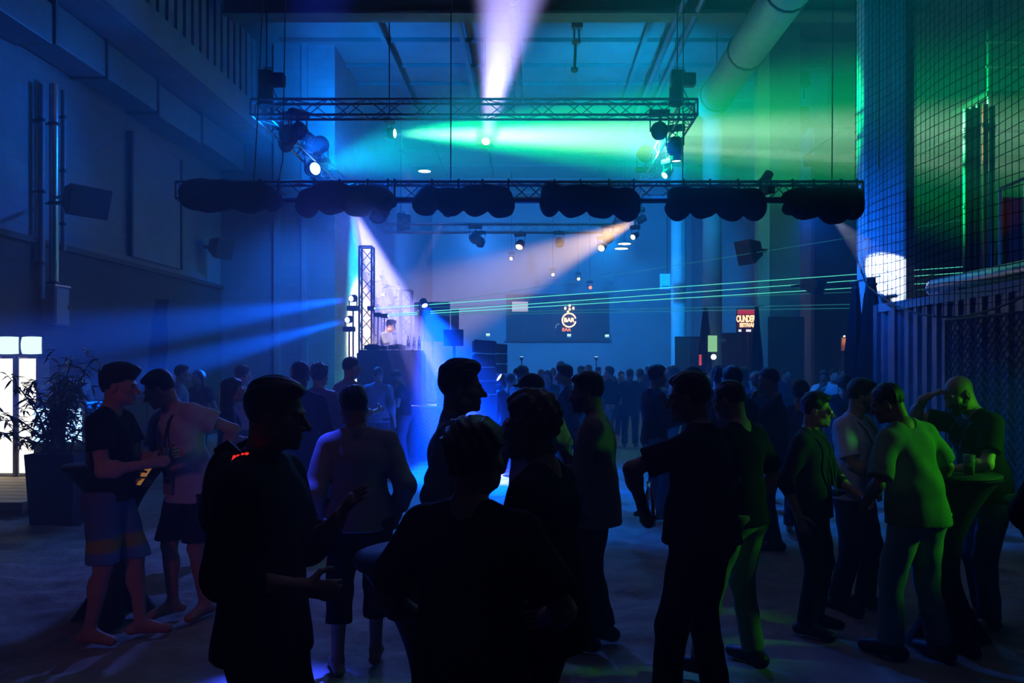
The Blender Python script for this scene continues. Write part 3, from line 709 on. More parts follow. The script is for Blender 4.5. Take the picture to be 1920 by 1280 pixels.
def glasses(pi, m=None):
    Hp = pi['Hp']; m = m or mat('spectacle_frame', (.01, .01, .01), .3); r = pi['root']; b = MB()
    for sd in (1, -1):
        pts = [Vector(Hp(.032 * sd + .024 * math.cos(a), .104, .0 + .018 * math.sin(a))) for a in np.linspace(0, 2 * math.pi, 15)]; b.tube(pts, .0018, 6, caps=False)
        b.tube([Vector(Hp(.056 * sd, .102, .006)), Vector(Hp(.082 * sd, .04, .010)), Vector(Hp(.084 * sd, -.02, .004))], .0018, 6)
    b.tube([Vector(Hp(-.009, .106, .003)), Vector(Hp(.009, .106, .003))], .002, 6)
    g = b.build('glasses', m, r)
    for sd in (1, -1):
        lb = MB(); lb.lathe([(.0001, .0), (.022, .0), (.022, .001), (.0001, .001)], 14, Hp(.032 * sd, .104, 0), M=Matrix((pi['RH'] @ rotx(-math.pi / 2)).tolist())); lb.build('lens', glass('spectacle_lens', (.9, .95, .95)), g)
def cap(pi, m, brim=True, back=False):
    f = Field(pi['HC'] - .2, pi['HC'] + .2, .011); Hp = pi['Hp']; R = pi['RH']
    f.ell(Hp(0, -.015, .045), (.092, .112, .098), R, 0, keep=lambda x, y, z: (-.0 + .012 + y * .15 - z) * 1.0)
    if brim: f.ell(Hp(0, (-.13 if back else .125), .062), (.07, .075, .010), R, .012)
    v, q = f.surface(); link('cap', np_mesh('cap', v, q, m), pi['root'])
# ------------------------------------------------------------------ trusses
M_TRUSS = mat('truss_alloy', (0.20, 0.21, 0.23), 0.42, 0.7)
def frame_to(d):
    """rotation whose x axis runs along d"""
    x = Vector(d).normalized(); up = Vector((0, 0, 1)) if abs(x.z) < .9 else Vector((0, 1, 0))
    y = up.cross(x).normalized(); z = x.cross(y); return Matrix((x, y, z)).transposed()
def truss(a, b_, size, pitch, label, name='lighting_truss', chord=.025, brace=.010, faces=4):
    a = Vector(a); b_ = Vector(b_); L = (b_ - a).length; R = frame_to(b_ - a)
    t = empty(name, a, 0, label, 'truss', 'trusses of the lighting rig'); t.matrix_world = Matrix.Translation(a) @ R.to_4x4()
    h = size / 2; cm = MB().tube([(0, 0, 0), (L, 0, 0)], chord, 8).mesh('chord', M_TRUSS)
    for sy in (-1, 1):
        for sz in (-1, 1): link('chord', cm, t, (0, sy * h, sz * h))
    n = max(2, int(round(L / pitch))); p = L / n
    up = MB().tube([(0, 0, -h), (p, 0, h)], brace, 5).mesh('brace', M_TRUSS); dn = MB().tube([(0, 0, h), (p, 0, -h)], brace, 5).mesh('brace', M_TRUSS)
    rx = Matrix.Rotation(math.pi / 2, 4, 'X')
    for k in range(n):
        for f in range(faces):
            me = up if (k + f) % 2 else dn; o = link('brace', me, t)
            if f < 2: o.location = (k * p, h if f else -h, 0)
            else: o.matrix_local = Matrix.Translation((k * p, 0, h if f == 2 else -h)) @ rx
    for x in (0, L):
        m = MB()
        for (q, w_) in (((x, -h, -h), (x, h, -h)), ((x, h, -h), (x, h, h)), ((x, h, h), (x, -h, h)), ((x, -h, h), (x, -h, -h))): m.tube([q, w_], chord * .8, 6)
        m.build('end_frame', M_TRUSS, t)
    return t
RZ = 6.6
truss((-5.25, 15.0, RZ), (3.05, 15.0, RZ), .29, .36, 'high cross truss of the rig nearest the camera, above the draped one')
truss((-5.1, 15.12, RZ), (-5.1, 27.88, RZ), .29, .42, 'left side truss of the rig running away from the camera', faces=4)
truss((2.9, 15.12, RZ), (2.9, 27.88, RZ), .29, .42, 'right side truss of the rig running away from the camera', faces=4)
truss((-5.25, 28.0, RZ), (3.05, 28.0, RZ), .29, .40, 'far cross truss of the rig at the back of the hall')
FT = 4.62
ft_ = truss((-5.75, 13.0, FT), (5.3, 13.0, FT), .27, .30, 'long low front truss that carries the gathered black drapes')
b = MB(); b.tube([(-5.3, 12.80, 4.44), (5.25, 12.80, 4.44)], .034, 10); o = b.build('lighting_bar', M_BLACK); tag(o, 'thick black pipe slung just under the draped front truss', 'pipe')
tt_ = truss((-3.52, 16.9, 1.0), (-3.52, 16.9, 4.3), .26, .30, 'upright lattice tower at the left of the stage beside the DJ', 'truss_tower', .022, .009)
tt_ = truss((-3.05, 19.2, 1.0), (-3.05, 19.2, 3.6), .26, .30, 'upright lattice tower standing on the stage behind the DJ', 'truss_tower', .022, .009)

# ------------------------------------------------------------------ gathered black drapes under the front truss
def drape(lobes, tops, label, seed):
    """lobes/tops: (x, y, rx, ry) in picture pixels at the truss, turned into swollen folds of cloth"""
    Y = 12.82; k = Y / F_PX; xs = [l[0] for l in lobes + tops]; x0 = (min(xs) - 60 - CX) * k; x1 = (max(xs) + 60 - CX) * k
    z0 = CAM_H - (435 - CY) * k; z1 = CAM_H - (325 - CY) * k
    f = Field((x0, Y - .32, z0), (x1, Y + .32, z1), .022)
    for (x, y, rx, ry) in lobes: f.ell(((x - CX) * k, Y - .03, CAM_H - (y - CY) * k), (rx * k, .21, ry * k), k=.015)
    for (x, y, rx, ry) in tops: f.ell(((x - CX) * k, Y, CAM_H - (y - CY) * k), (rx * k, .17, ry * k), k=.05)
    xa, xb = min(l[0] - l[2] for l in lobes) + 26, max(l[0] + l[2] for l in lobes) - 26; za = CAM_H - (371 - CY) * k
    f.cone(((xa - CX) * k, Y - .01, za), ((xb - CX) * k, Y - .01, za), 18 * k, 18 * k, .05)
    f.wrinkle(.012, f=(9, 12, 3), seed=seed)
    v, q = f.surface(); c = v.mean(0)
    t = empty('stage_drape', (c[0], c[1], v[:, 2].max()), 0, label, 'drape', 'gathered black drapes along the front truss')
    o = link('cloth', np_mesh('cloth', v - np.array([c[0], c[1], v[:, 2].max()]), q, M_DRAPE), t)
    for i, (x, y, rx, ry) in enumerate(lobes):
        xx = (x + .5 * rx - CX) * k - c[0]; zt = FT + .165 - v[:, 2].max()
        MB().box((xx, 13.0 - .165 - c[1], zt - .16), (.03, .012, .34)).box((xx, 13.0 - .10 - c[1], zt), (.03, .14, .012)).build('tie_strap', M_CLOTHBLACK, t)
drape([(392, 376, 52, 23), (468, 379, 36, 22), (512, 377, 18, 19)], [(370, 360, 34, 25), (410, 357, 60, 21), (470, 362, 50, 20)], 'black gathered drape at the far left end of the front truss', 1)
drape([(577, 388, 22, 21), (622, 382, 28, 21), (674, 384, 30, 24), (716, 382, 22, 19), (735, 379, 9, 11)], [(625, 362, 45, 20), (600, 372, 40, 18), (680, 366, 42, 18), (712, 370, 28, 17)], 'black gathered drape second from the left, white beam shining out below it', 2)
drape([(797, 382, 25, 23), (846, 384, 27, 22), (892, 384, 25, 22), (940, 384, 27, 26)], [(805, 367, 24, 18), (850, 378, 50, 14), (905, 364, 44, 19), (930, 372, 30, 22)], 'black gathered drape third from the left, flat top and four round lobes', 3)
drape([(1030, 384, 20, 22), (1074, 384, 29, 25), (1127, 385, 30, 25), (1175, 389, 27, 28)], [(1035, 362, 22, 20), (1085, 366, 40, 20), (1130, 370, 45, 20), (1175, 376, 27, 21)], 'black gathered drape fourth from the left, warm lamp glowing at its lower corner', 4)
drape([(1270, 390, 25, 24), (1318, 386, 28, 25), (1370, 388, 29, 27), (1414, 389, 24, 26)], [(1275, 365, 24, 17), (1310, 370, 38, 16), (1355, 370, 46, 19), (1410, 374, 26, 16)], 'black gathered drape fifth from the left, hanging just before the tall columns', 5)
drape([(1480, 391, 14, 13), (1512, 389, 30, 24), (1562, 391, 32, 30), (1598, 388, 20, 26)], [(1500, 370, 34, 18), (1550, 370, 50, 20), (1594, 374, 24, 26)], 'black gathered drape at the right end of the front truss against the netted column', 6)

# ------------------------------------------------------------------ lamps: housing for each light
LAMP_LABEL = {
 'light_green_beam': 'small black moving head throwing the broad green beam', 'light_white_beam': 'small black moving head throwing the white beam up the middle',
 'light_lavender_beam': 'moving head on the left truss whose white beam falls on the DJ', 'light_cyan_beam': 'moving head on the left truss with a cyan beam straight down',
 'light_cyan_cross': 'moving head on the left truss with a glaring round white lens', 'light_warm_beam': 'moving head on the right truss throwing a warm cone to the left',
 'light_green_down': 'moving head on the right truss with a green shaft straight down', 'light_stage_blue': 'blue flood lamp glaring on top of the tall stage screen',
 'light_sweep_a': 'upper of the two blue lamps beside the DJ sweeping left', 'light_sweep_b': 'lower of the two blue lamps beside the DJ sweeping left',
 'light_thin_ray': 'little lamp among the left crowd sending a thin ray up', 'light_fill_left': 'added fill lamp near the left corner of the rig washing the wall',
 'light_fill_ceiling_a': 'added upturned fill lamp inside the rig behind the green beam', 'light_fill_ceiling_b': 'added upturned fill lamp beside the right side truss',
 'light_fill_back_a': 'added fill lamp under the left half of the far truss', 'light_fill_back_b': 'added fill lamp under the right end of the far truss',
 'light_fill_floor_left': 'added fill lamp under the left end of the high cross truss', 'light_floor_patch': 'narrow blue lamp hung from the ceiling aimed at the sand',
 'light_column_profile': 'spotlight at the right end of the front truss lighting the column patch', 'light_column_wash': 'blue flood lamp under the right of the front truss facing the column',
 'light_fill_wing': 'added fill lamp on the left truss turned to the far left corner', 'light_fill_floor_right': 'added fill lamp under the right end of the high cross truss', 'light_fill_floor_front': 'added fill lamp under the left part of the front truss', 'light_fill_front': 'added narrow fill lamp behind the camera aimed at the man in white T-shirt',
 'light_fill_column': 'added upturned fill lamp on top of the front truss facing the column',
 'light_dj': 'small spot lamp under the front truss aimed at the DJ',
 'light_green_side': 'green flood lamp on a stand at the right by the container', 'light_pink_front': 'dim pink flood lamp behind the camera at the left'}
def nearest_chord(p, drop):
    if drop < 5: cand = [(Vector((p.x, 13.0 + q, FT - .135 if p.z < FT else FT + .135))) for q in (-.135, .135)]
    else:
        zc = RZ - .145 if p.z < RZ else RZ + .145; cand = []
        for q in (-.145, .145):
            for yc in (15.0, 28.0):
                if -5.25 < p.x < 3.05: cand.append(Vector((p.x, yc + q, zc)))
            for xc in (-5.1, 2.9):
                if 15.3 < p.y < 27.7: cand.append(Vector((xc + q, p.y, zc)))
    return min(cand, key=lambda c: (c - p).length)
def lamp_body(name, loc, dr, radius, body, drop, color, label, lensm=None, lens_r=None, light=None):
    loc = Vector(loc); dr = Vector(dr).normalized()
    r = max(.075, (lens_r or radius) * 1.25); Lh = .30 if body == 'head' else .20
    base = loc - dr * (Lh * .55)
    t = empty('moving_head_light' if body == 'head' else 'flood_light', (base.x, base.y, base.z), 0, label, 'stage light', 'stage lights')
    R = dr.to_track_quat('Z', 'Y').to_matrix(); lo = lambda p: R @ Vector(p) + (loc - base)
    b = MB(); b.lathe([(r * .55, -Lh), (r * .85, -Lh * .93), (r * .95, -Lh * .5), (r, -.06), (r, -.015), (r * .86, -.015), (r * .86, -.035), (.001, -.035)], 18, loc - base, M=R)
    hd = b.build('lamp_head', M_BLACK, t)
    for k in range(3): MB().lathe([(r * .97, -.09 - .04 * k), (r * 1.08, -.088 - .04 * k), (r * 1.08, -.078 - .04 * k), (r * .97, -.076 - .04 * k)], 18, loc - base, M=R).build('cooling_ring', M_DARKMETAL, hd)
    lm = lensm or (emit('lens_%s' % name, tuple(.25 + .75 * c for c in color), 12.0) if body == 'head' or 'sweep' in name or 'stage' in name else mat('lens_unlit', (.04, .05, .06), .1))
    MB().lathe([(.001, -.026), (r * .84, -.030), (r * .84, -.034), (.001, -.034)], 18, loc - base, M=R).build('lens', lm, t)
    sgn = 1 if (drop is not None and drop > loc.z) else -1
    side = dr.cross(Vector((0, 0, 1)))
    side = side.normalized() if side.length > .1 else Vector((1, 0, 0))
    zb = sgn * (r * 1.55 + .05)
    for q in (-1, 1):
        b = MB(); e = side * (q * (r + .022)); b.tube([e, e + Vector((0, 0, zb))], .013, 6).tube([e - side * (q * .03), e + side * (q * .012)], .022, 10); b.build('yoke_arm', M_BLACK, t)
    bb = MB(); rot = Matrix.Rotation(math.atan2(side.y, side.x), 3, 'Z'); bb.bev((0, 0, zb + sgn * .05), (2 * r + .09, .16, .11), .012, rot); bb.build('lamp_base', M_BLACK, t)
    if drop is not None:
        if drop > 9: pts = [(0, 0, zb + sgn * .09), (0, 0, 10.51 - base.z)]
        else:
            c = nearest_chord(base, drop) - base; pts = [(0, 0, zb + sgn * .09), (0, 0, c.z), (c.x, c.y, c.z)]
            MB().tube([c + Vector((0, 0, -.05)), c + Vector((0, 0, .05))], .032, 8).build('clamp', M_DARKMETAL, t)
        MB().tube(pts[:2], .016, 8).build('hanger', M_DARKMETAL, t)
        if len(pts) > 2: MB().tube([Vector(pts[1]), Vector(pts[2]) + Vector((0.001, 0, 0))], .016, 8).build('spigot', M_DARKMETAL, t)
    else:
        zz = -base.z + (1.0 if 'sweep' in name or 'stage_blue' in name else 0.0)
        MB().tube([(0, 0, zb - .09), (0, 0, zz + .02)], .018, 8).build('stand_pole', M_DARKMETAL, t)
        for k in range(3):
            an = 2.1 * k; MB().tube([(0, 0, zz + .35), (.28 * math.cos(an), .28 * math.sin(an), zz + .012)], .011, 6).build('leg', M_DARKMETAL, t)
    if light is not None:
        light.parent = t; light.location = loc - base + dr * .01
    return t
for (name, loc, dr, radius, body, drop, color) in FIXTURES:
    if body: lamp_body(name, loc, dr, radius, body, drop, color, LAMP_LABEL[name], light=bpy.data.objects[name])
_gf = bpy.data.objects['light_green_field']; _gb = bpy.data.objects['light_green_beam']; _gf.parent = _gb.parent; _gf.location = _gb.location
LENS_WARM = emit('lens_warm_white', (1.0, .78, .55), 6.0); LENS_RED = emit('lens_red', (1.0, .22, .12), 4.0); LENS_COOL = emit('lens_cool_white', (.75, .9, 1.0), 8.0)
LENS_DARK = mat('lens_unlit', (.04, .05, .06), .1)
lamp_body('w1', P(973, 464, 27.7), (-.25, -.6, -.75), .12, 'head', RZ - .15, (1, .7, .4), 'round warm lamp glowing under the middle of the far truss', LENS_WARM)
lamp_body('w2', P(1127, 466, 27.7), (-.3, -.8, -.5), .11, 'head', RZ - .15, (1, .7, .4), 'round warm lamp glowing under the right of the far truss', LENS_WARM)
lamp_body('w3', P(900, 460, 27.7), (-.1, -.5, -.8), .11, 'head', RZ - .15, (1, .7, .4), 'unlit moving head under the far truss, left of the round warm lamp', LENS_DARK)
lamp_body('w4', P(1050, 460, 27.7), (.1, -.5, -.8), .11, 'head', RZ - .15, (1, .7, .4), 'unlit moving head under the far truss, between two warm lamps', LENS_DARK)
lamp_body('w5', P(958, 485, 36), (-.3, -.9, -.3), .07, 'par', 10.4, (1, .6, .3), 'tiny warm lamp hung far back below the round one', LENS_WARM)
lamp_body('w6', P(1037, 515, 38), (.1, -.9, -.3), .07, 'par', 10.4, (1, .6, .3), 'tiny warm lamp hung far back above the bar sign', LENS_WARM)
lamp_body('w7', P(1085, 523, 38), (.1, -.9, -.3), .07, 'par', 10.4, (1, .6, .3), 'tiny warm lamp hung far back right of the bar sign', LENS_WARM)
lamp_body('w8', P(1107, 539, 38), (.1, -.9, -.2), .08, 'par', 10.4, (1, .3, .2), 'small red lamp hung far back near the bar', LENS_RED)
lamp_body('w9', P(1186, 445, 22.5), (-.5, -.7, -.4), .07, 'head', RZ - .15, (1, .7, .4), 'small warm lamp on the right truss just below the bright cone lamp', LENS_WARM)
lamp_body('w10', P(1245, 330, 17.6), (-.6, -.5, -.6), .07, 'head', RZ - .15, (.8, .9, 1), 'small lamp with a cold white lens near the front of the right truss', LENS_COOL)
lamp_body('w11', P(540, 280, 16.6), (.5, -.2, -.8), .10, 'head', RZ - .15, (.8, .9, 1), 'dark lamp hanging under the near end of the left truss, narrow lit edge', LENS_DARK)
lamp_body('w12', P(585, 262, 17.4), (.8, -.2, -.5), .09, 'head', RZ - .15, (.8, .9, 1), 'dark lamp beside the left truss above the glaring round lens', LENS_DARK)
lamp_body('w13', P(1265, 285, 15.8), (-.1, -.3, -.9), .12, 'head', RZ - .15, (.1, 1, .3), 'big dark lamp under the near end of the right truss', LENS_DARK)
lamp_body('w14', P(618, 348, 20.2), (.3, -.5, -.7), .07, 'head', RZ - .15, (.8, .9, 1), 'small white glinting lamp on the left truss behind the drapes', LENS_COOL)
lamp_body('w15', P(760, 415, 27.5), (.3, -.5, -.7), .12, 'head', RZ - .15, (.8, .9, 1), 'dark lamp cluster hanging at the left of the far truss', LENS_DARK)
# flat ceiling lamps far back
for (px, py, Yd, lab) in ((796, 321, 35.0, 'flat round ceiling lamp glowing white, left of the middle'), (842, 311, 36.0, 'dimmer flat ceiling lamp just right of the white one'), (1165, 466, 33.0, 'flat pendant lamp far back at the right, lower of two'), (1171, 457, 33.6, 'flat pendant lamp far back at the right, upper of two')):
    p = P(px, py, Yd); t = empty('ceiling_lamp', p, 0, lab, 'lamp', 'flat ceiling lamps')
    MB().lathe([(.05, .16), (.10, .10), (.30, .05), (.32, 0), (.29, 0)], 20).build('shade', M_DARKMETAL, t)
    MB().lathe([(.001, -.01), (.27, -.005), (.28, .01), (.001, .012)], 20).build('diffuser', emit('ceiling_lamp_glow', (.8, .95, 1), 5.0 if px != 842 else 5.0), t)
    MB().tube([(0, 0, .15), (0, 0, 10.5 - p.z)], .012, 6).build('hanger', M_CABLE, t)

# ------------------------------------------------------------------ chain hoists and wires
def hoist(px, py, Yd, label, w_=.42):
    p = P(px, py, Yd); t = empty('chain_hoist', p, 0, label, 'hoist', 'chain hoists of the rig')
    MB().bev((0, 0, 0), (.26, .24, .30), .03).build('motor_body', M_BLACK, t)
    MB().bev((.22, 0, -.02), (.24, .20, .24), .03).build('motor_housing', M_BLACK, t)
    MB().lathe([(.11, -.50), (.14, -.46), (.13, -.17)], 12, (-.02, 0, 0)).build('chain_bag', M_CLOTHBLACK, t)
    MB().tube([(-.05, 0, .15), (-.05, 0, .21), (.12, 0, .21), (.12, 0, .15)], .012, 6).build('handle', M_DARKMETAL, t)
    MB().tube([(0, 0, .15), (0, 0, 10.45 - p.z)], .014, 6).build('chain', M_DARKMETAL, t)
    for x in (-.10, .06, .14): MB().tube([(x * .6, 0, -.12), (x * 1.6, .02, RZ + .15 - p.z)], .010, 6).build('sling', M_CABLE, t)
    return t
hoist(500, 148, 15.0, 'black chain hoist above the left end of the high cross truss')
hoist(1270, 148, 15.0, 'black chain hoist above the right end of the high cross truss')
hoist(752, 408, 28.0, 'small chain hoist at the left end of the far truss')
def hook_block(px, py, Yd, label):
    p = P(px, py, Yd); t = empty('ceiling_hook', p, 0, label, 'hook')
    MB().bev((0, 0, .1), (.5 * .55, .2, .26), .02).build('trolley', M_ALU, t); MB().bev((-.02, 0, -.35), (.22, .16, .10), .02).build('hook_block', M_ALU, t)
    MB().tube([(-.07, 0, 0), (-.07, 0, -.34)], .025, 8).tube([(.05, 0, 0), (.05, 0, -.34)], .025, 8).build('chain_fall', M_ALU, t)
    MB().tube([(-.04, 0, -.4), (-.04, 0, -.55), (-.06, 0, -1.0)], .035, 8).lathe([(.03, -1.1), (.09, -1.05), (.09, -.98), (.03, -.95)], 12, (-.06, 0, 0)).build('hook', M_DARKMETAL, t)
    MB().tube([(.02, 0, .2), (.04, 0, 10.4 - p.z)], .02, 6).build('suspension', M_ALU, t)
hook_block(1082, 52, 19.4, 'pale chain block hanging from the ceiling right of the white beam')
def wire(pts, label, r=.010):
    pts = [Vector(p) for p in pts]; o = MB().tube([p - pts[0] for p in pts], r, 5).build('hanging_wire', M_CABLE, None, pts[0]); tag(o, label, 'wire', 'rigging wires')
wire([P(476, 340, 13.0), P(483, 220, 13.0), P(495, -60, 13.0)], 'thin wire rising from the left of the front truss past the high truss')
wire([P(522, 340, 13.0), P(530, 300, 13.0), P(536, -60, 13.0)], 'thin wire rising from the front truss below the left hoist')
wire([P(845, 340, 13.0), P(846, -60, 13.0)], 'thin wire rising from the front truss left of the white beam')
wire([P(1280, 345, 13.0), P(1282, -60, 13.0)], 'thin wire rising from the front truss below the right hoist')
wire([P(1560, 352, 13.0), P(1562, -60, 13.0)], 'thin wire rising from the right end of the front truss')
wire([P(1648, 315, 13.2), P(1648, -40, 13.2)], 'thin cord hanging in front of the netted column')

# ------------------------------------------------------------------ ceiling ducts and pipes
def ribbed(x, z, y0, y1, r, pitch, label, m):
    t = empty('ribbed_duct', (x, y0, z), 0, label, 'duct')
    n = int((y1 - y0) / pitch); pts, rs = [], []
    for k in range(n * 2 + 1): pts.append((0, k * pitch / 2, 0)); rs.append(r if k % 2 else r * .93)
    MB().tube(pts, rs, 18, smooth=True).build('hose', m, t)
    for k in range(int((y1 - y0) / 3) + 1):
        MB().lathe([(r * 1.0, -.03), (r * 1.06, -.02), (r * 1.06, .02), (r * 1.0, .03)], 18, (0, .1 + 2.9 * k, 0), M=Matrix.Rotation(math.pi / 2, 3, 'X')).build('clamp_ring', M_DARKMETAL, t)
        MB().tube([(0, .1 + 2.9 * k, r), (0, .1 + 2.9 * k, 10.4 - z)], .012, 6).build('hanger', M_CABLE, t)
ribbed(4.75, 8.8, 9.0, 21.5, .42, .10, 'fat ribbed air hose under the ceiling at the upper right', mat('hose_fabric', (.30, .32, .35), .5, .2))
ribbed(-.42, 9.5, 16.8, 26.0, .13, .10, 'thin ribbed hose running along the ceiling inside the white beam', M_ALU)
for (x, z, r, lab) in ((3.35, 9.9, .075, 'left of two long ceiling pipes near the fat ribbed hose'), (3.75, 9.9, .075, 'right of two long ceiling pipes near the fat ribbed hose')):
    t = empty('ceiling_pipe', (x, 12, z), 0, lab, 'pipe'); MB().tube([(0, 0, 0), (0, 16, 0)], r, 12).build('pipe', M_ALU, t)
    for k in range(6): MB().tube([(0, 1 + 2.7 * k, 0), (0, 1 + 2.7 * k, 10.45 - z)], .012, 6).build('hanger', M_CABLE, t)

CZ_TOP = 2.85
# ------------------------------------------------------------------ columns on the right
def column(name, x, y, w_, d, m, strip=None, label=None):
    b = MB(); b.bev((x, y, 5.2), (w_, d, 10.6), .03); o = struct(name, b, m)
    return o
column('column_netted', 6.385, 14.68, .77, .36, M_COL)
b = MB(); b.box((6.91, 15.05, 5.2), (.28, .5, 10.6)); struct('column_netted_return', b, M_COL)
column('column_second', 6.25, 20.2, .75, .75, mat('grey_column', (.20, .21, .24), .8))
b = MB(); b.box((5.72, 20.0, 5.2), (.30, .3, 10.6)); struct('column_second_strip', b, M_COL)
b = MB(); b.box((6.25, 20.15, 1.5), (.86, .86, 3.0)); struct('column_second_plinth', b, M_TRIM)
for (x, y, r, nm) in ((6.15, 27.5, .33, 'column_third'), (6.35, 35.0, .33, 'column_fourth')):
    b = MB(); b.lathe([(r, 0), (r, 10.5)], 20, (x, y, 0)); struct(nm, b, M_COL)
# facing wall at the right: pale panels, ledge, brackets
def slab(name, a, c, Y, dep, m, label, cat='wall panel'):
    p, q = P(a[0], a[1], Y), P(c[0], c[1], Y); t = empty(name, ((p.x + q.x) / 2, Y, min(p.z, q.z)), 0, label, cat)
    MB().bev((0, 0, abs(p.z - q.z) / 2), (abs(q.x - p.x), dep, abs(p.z - q.z)), .02).build('board', m, t)
    MB().box((0, -dep / 2 - .02, abs(p.z - q.z)), (abs(q.x - p.x), .06, .10)).build('top_edge', M_TRIM, t); return t
slab('wall_board', (1506, 62), (1552, 232), 23.9, .12, M_PANEL, 'pale upright panel high on the right facing wall')
slab('wall_board', (1560, 70), (1600, 232), 23.9, .06, M_TRIM, 'dark upright panel next to the pale one high on the right wall')
b = MB(); p = P(1505, 302, 23.8); b.box((11.4, 23.75, p.z), (6.6, .5, .22)); struct('trim_ledge', b, M_TRIM)
t = empty('wall_bracket', P(1520, 236, 23.6), 0, 'dark diagonal bracket on the right facing wall above the ledge', 'bracket')
MB().tube([(-.2, 0, 0), (1.6, 0, -.05)], .05, 8).build('arm', M_DARKMETAL, t); MB().tube([(1.0, 0, -.1), (-.25, 0, -.95)], .04, 8).build('strut', M_DARKMETAL, t); MB().bev((-.2, .05, .0), (.2, .25, .3), .02).build('plate', M_DARKMETAL, t)
for (a, c, lab) in (((1497, 137), (1518, 163), 'upper small dark box on the edge of the second column'), ((1497, 201), (1516, 228), 'lower small dark box on the edge of the second column')):
    p, q = P(*a, 20), P(*c, 20); t = empty('junction_box', ((p.x + q.x) / 2, 20.0, q.z), 0, lab, 'box'); MB().bev((0, 0, (p.z - q.z) / 2), (q.x - p.x, .16, p.z - q.z), .02).build('case', M_TRIM, t); MB().tube([(0, 0, 0), (0, 0, -.3)], .02, 6).build('cable', M_CABLE, t)
M_PIPE = mat('dull_steel_pipe', (.04, .045, .055), .5, .2)
# pipes, stair and landing behind the container
for (px, yt, r, m, lab) in ((1811, 205, .055, M_PIPE, 'leftmost upright steel pipe behind the container'), (1823, 202, .06, M_PIPE, 'second upright steel pipe behind the container'), (1834, 196, .045, M_PIPE, 'third upright steel pipe behind the container'), (1848, 196, .05, mat('red_pipe', (.55, .06, .03), .4), 'red upright pipe behind the container'), (1860, 200, .055, M_DARKMETAL, 'dark upright pipe right of the red one')):
    p = P(px, yt, 15.5); t = empty('upright_pipe', (p.x, p.y, 0), 0, lab, 'pipe', 'upright pipes behind the container'); MB().tube([(0, 0, 0), (0, 0, p.z)], r, 12).build('pipe', m, t)
    for k in range(3): MB().lathe([(r, -.04), (r * 1.2, -.03), (r * 1.2, .03), (r, .04)], 12, (0, 0, p.z - .4 - 1.5 * k)).build('coupling', M_DARKMETAL, t)
t = empty('work_lamp', (8.2, 13.5, CZ_TOP), 0, 'small red work lamp on the container below the upright pipes', 'lamp'); MB().lathe([(.07, 0), (.07, .02), (.03, .04), (.03, .12), (.06, .2), (.06, .26), (.001, .24)], 14).build('lamp_can', M_BLACK, t); MB().lathe([(.001, .262), (.05, .258), (.05, .25)], 14).build('lens', emit('red_lens', (1, .15, .08), 2.0), t)
lo_ = bpy.data.objects['light_red_up']; lo_.parent = t; lo_.location = (0, 0, .30)
p = P(1850, 178, 16.2); t = empty('steel_landing', (p.x, 16.2, 0), 0, 'dark steel landing with posts at the upper right', 'landing')
MB().box((.9, .6, p.z), (1.9, 1.4, .10)).build('deck', M_DARKMETAL, t)
for x in (.05, 1.75): MB().tube([(x, 0, 0), (x, 0, p.z + 2.6)], .05, 8).build('post', M_DARKMETAL, t)
for z in (-.75, .55, 1.05): MB().tube([(-.05, -.05, p.z + z), (1.85, -.05, p.z + z)], .028, 8).build('rail', M_ALU, t)
p = P(1760, 262, 18.5); t = empty('stair_stringer', (p.x, 18.5, p.z), 0, 'sloping steel stair stringer seen through the net right of the column', 'stair')
MB().tube([(-.6, 0, -.42), (.75, 0, .42)], .05, 8).build('upper_rail', M_ALU, t); MB().tube([(-.6, 0, -.72), (.75, 0, .12)], .05, 8).build('lower_rail', M_DARKMETAL, t)
MB().tube([(-1.2, 0, .33), (2.6, 0, .33)], .04, 8).build('handrail', M_DARKMETAL, t)
for k in range(5): MB().box((-.5 + .27 * k, .15, -.50 + .168 * k), (.26, .5, .03)).build('tread', M_DARKMETAL, t)
p = P(1898, 400, 14.5); t = empty('leaning_frame', (p.x, 14.5, 2.9), 0, 'glazed metal frame standing on the container at the right edge', 'frame')
for x in (-.22, .24): MB().tube([(x, 0, 0), (x, 0, 2.2 + x * .4)], .035, 8).build('upright', M_ALU, t)
MB().tube([(-.22, 0, 2.1), (.24, 0, 2.3)], .03, 8).build('cross_bar', M_ALU, t); MB().box((0, .02, 1.0), (.40, .012, 1.9)).build('pane', mat('dusty_glass', (.10, .13, .16), .25), t)

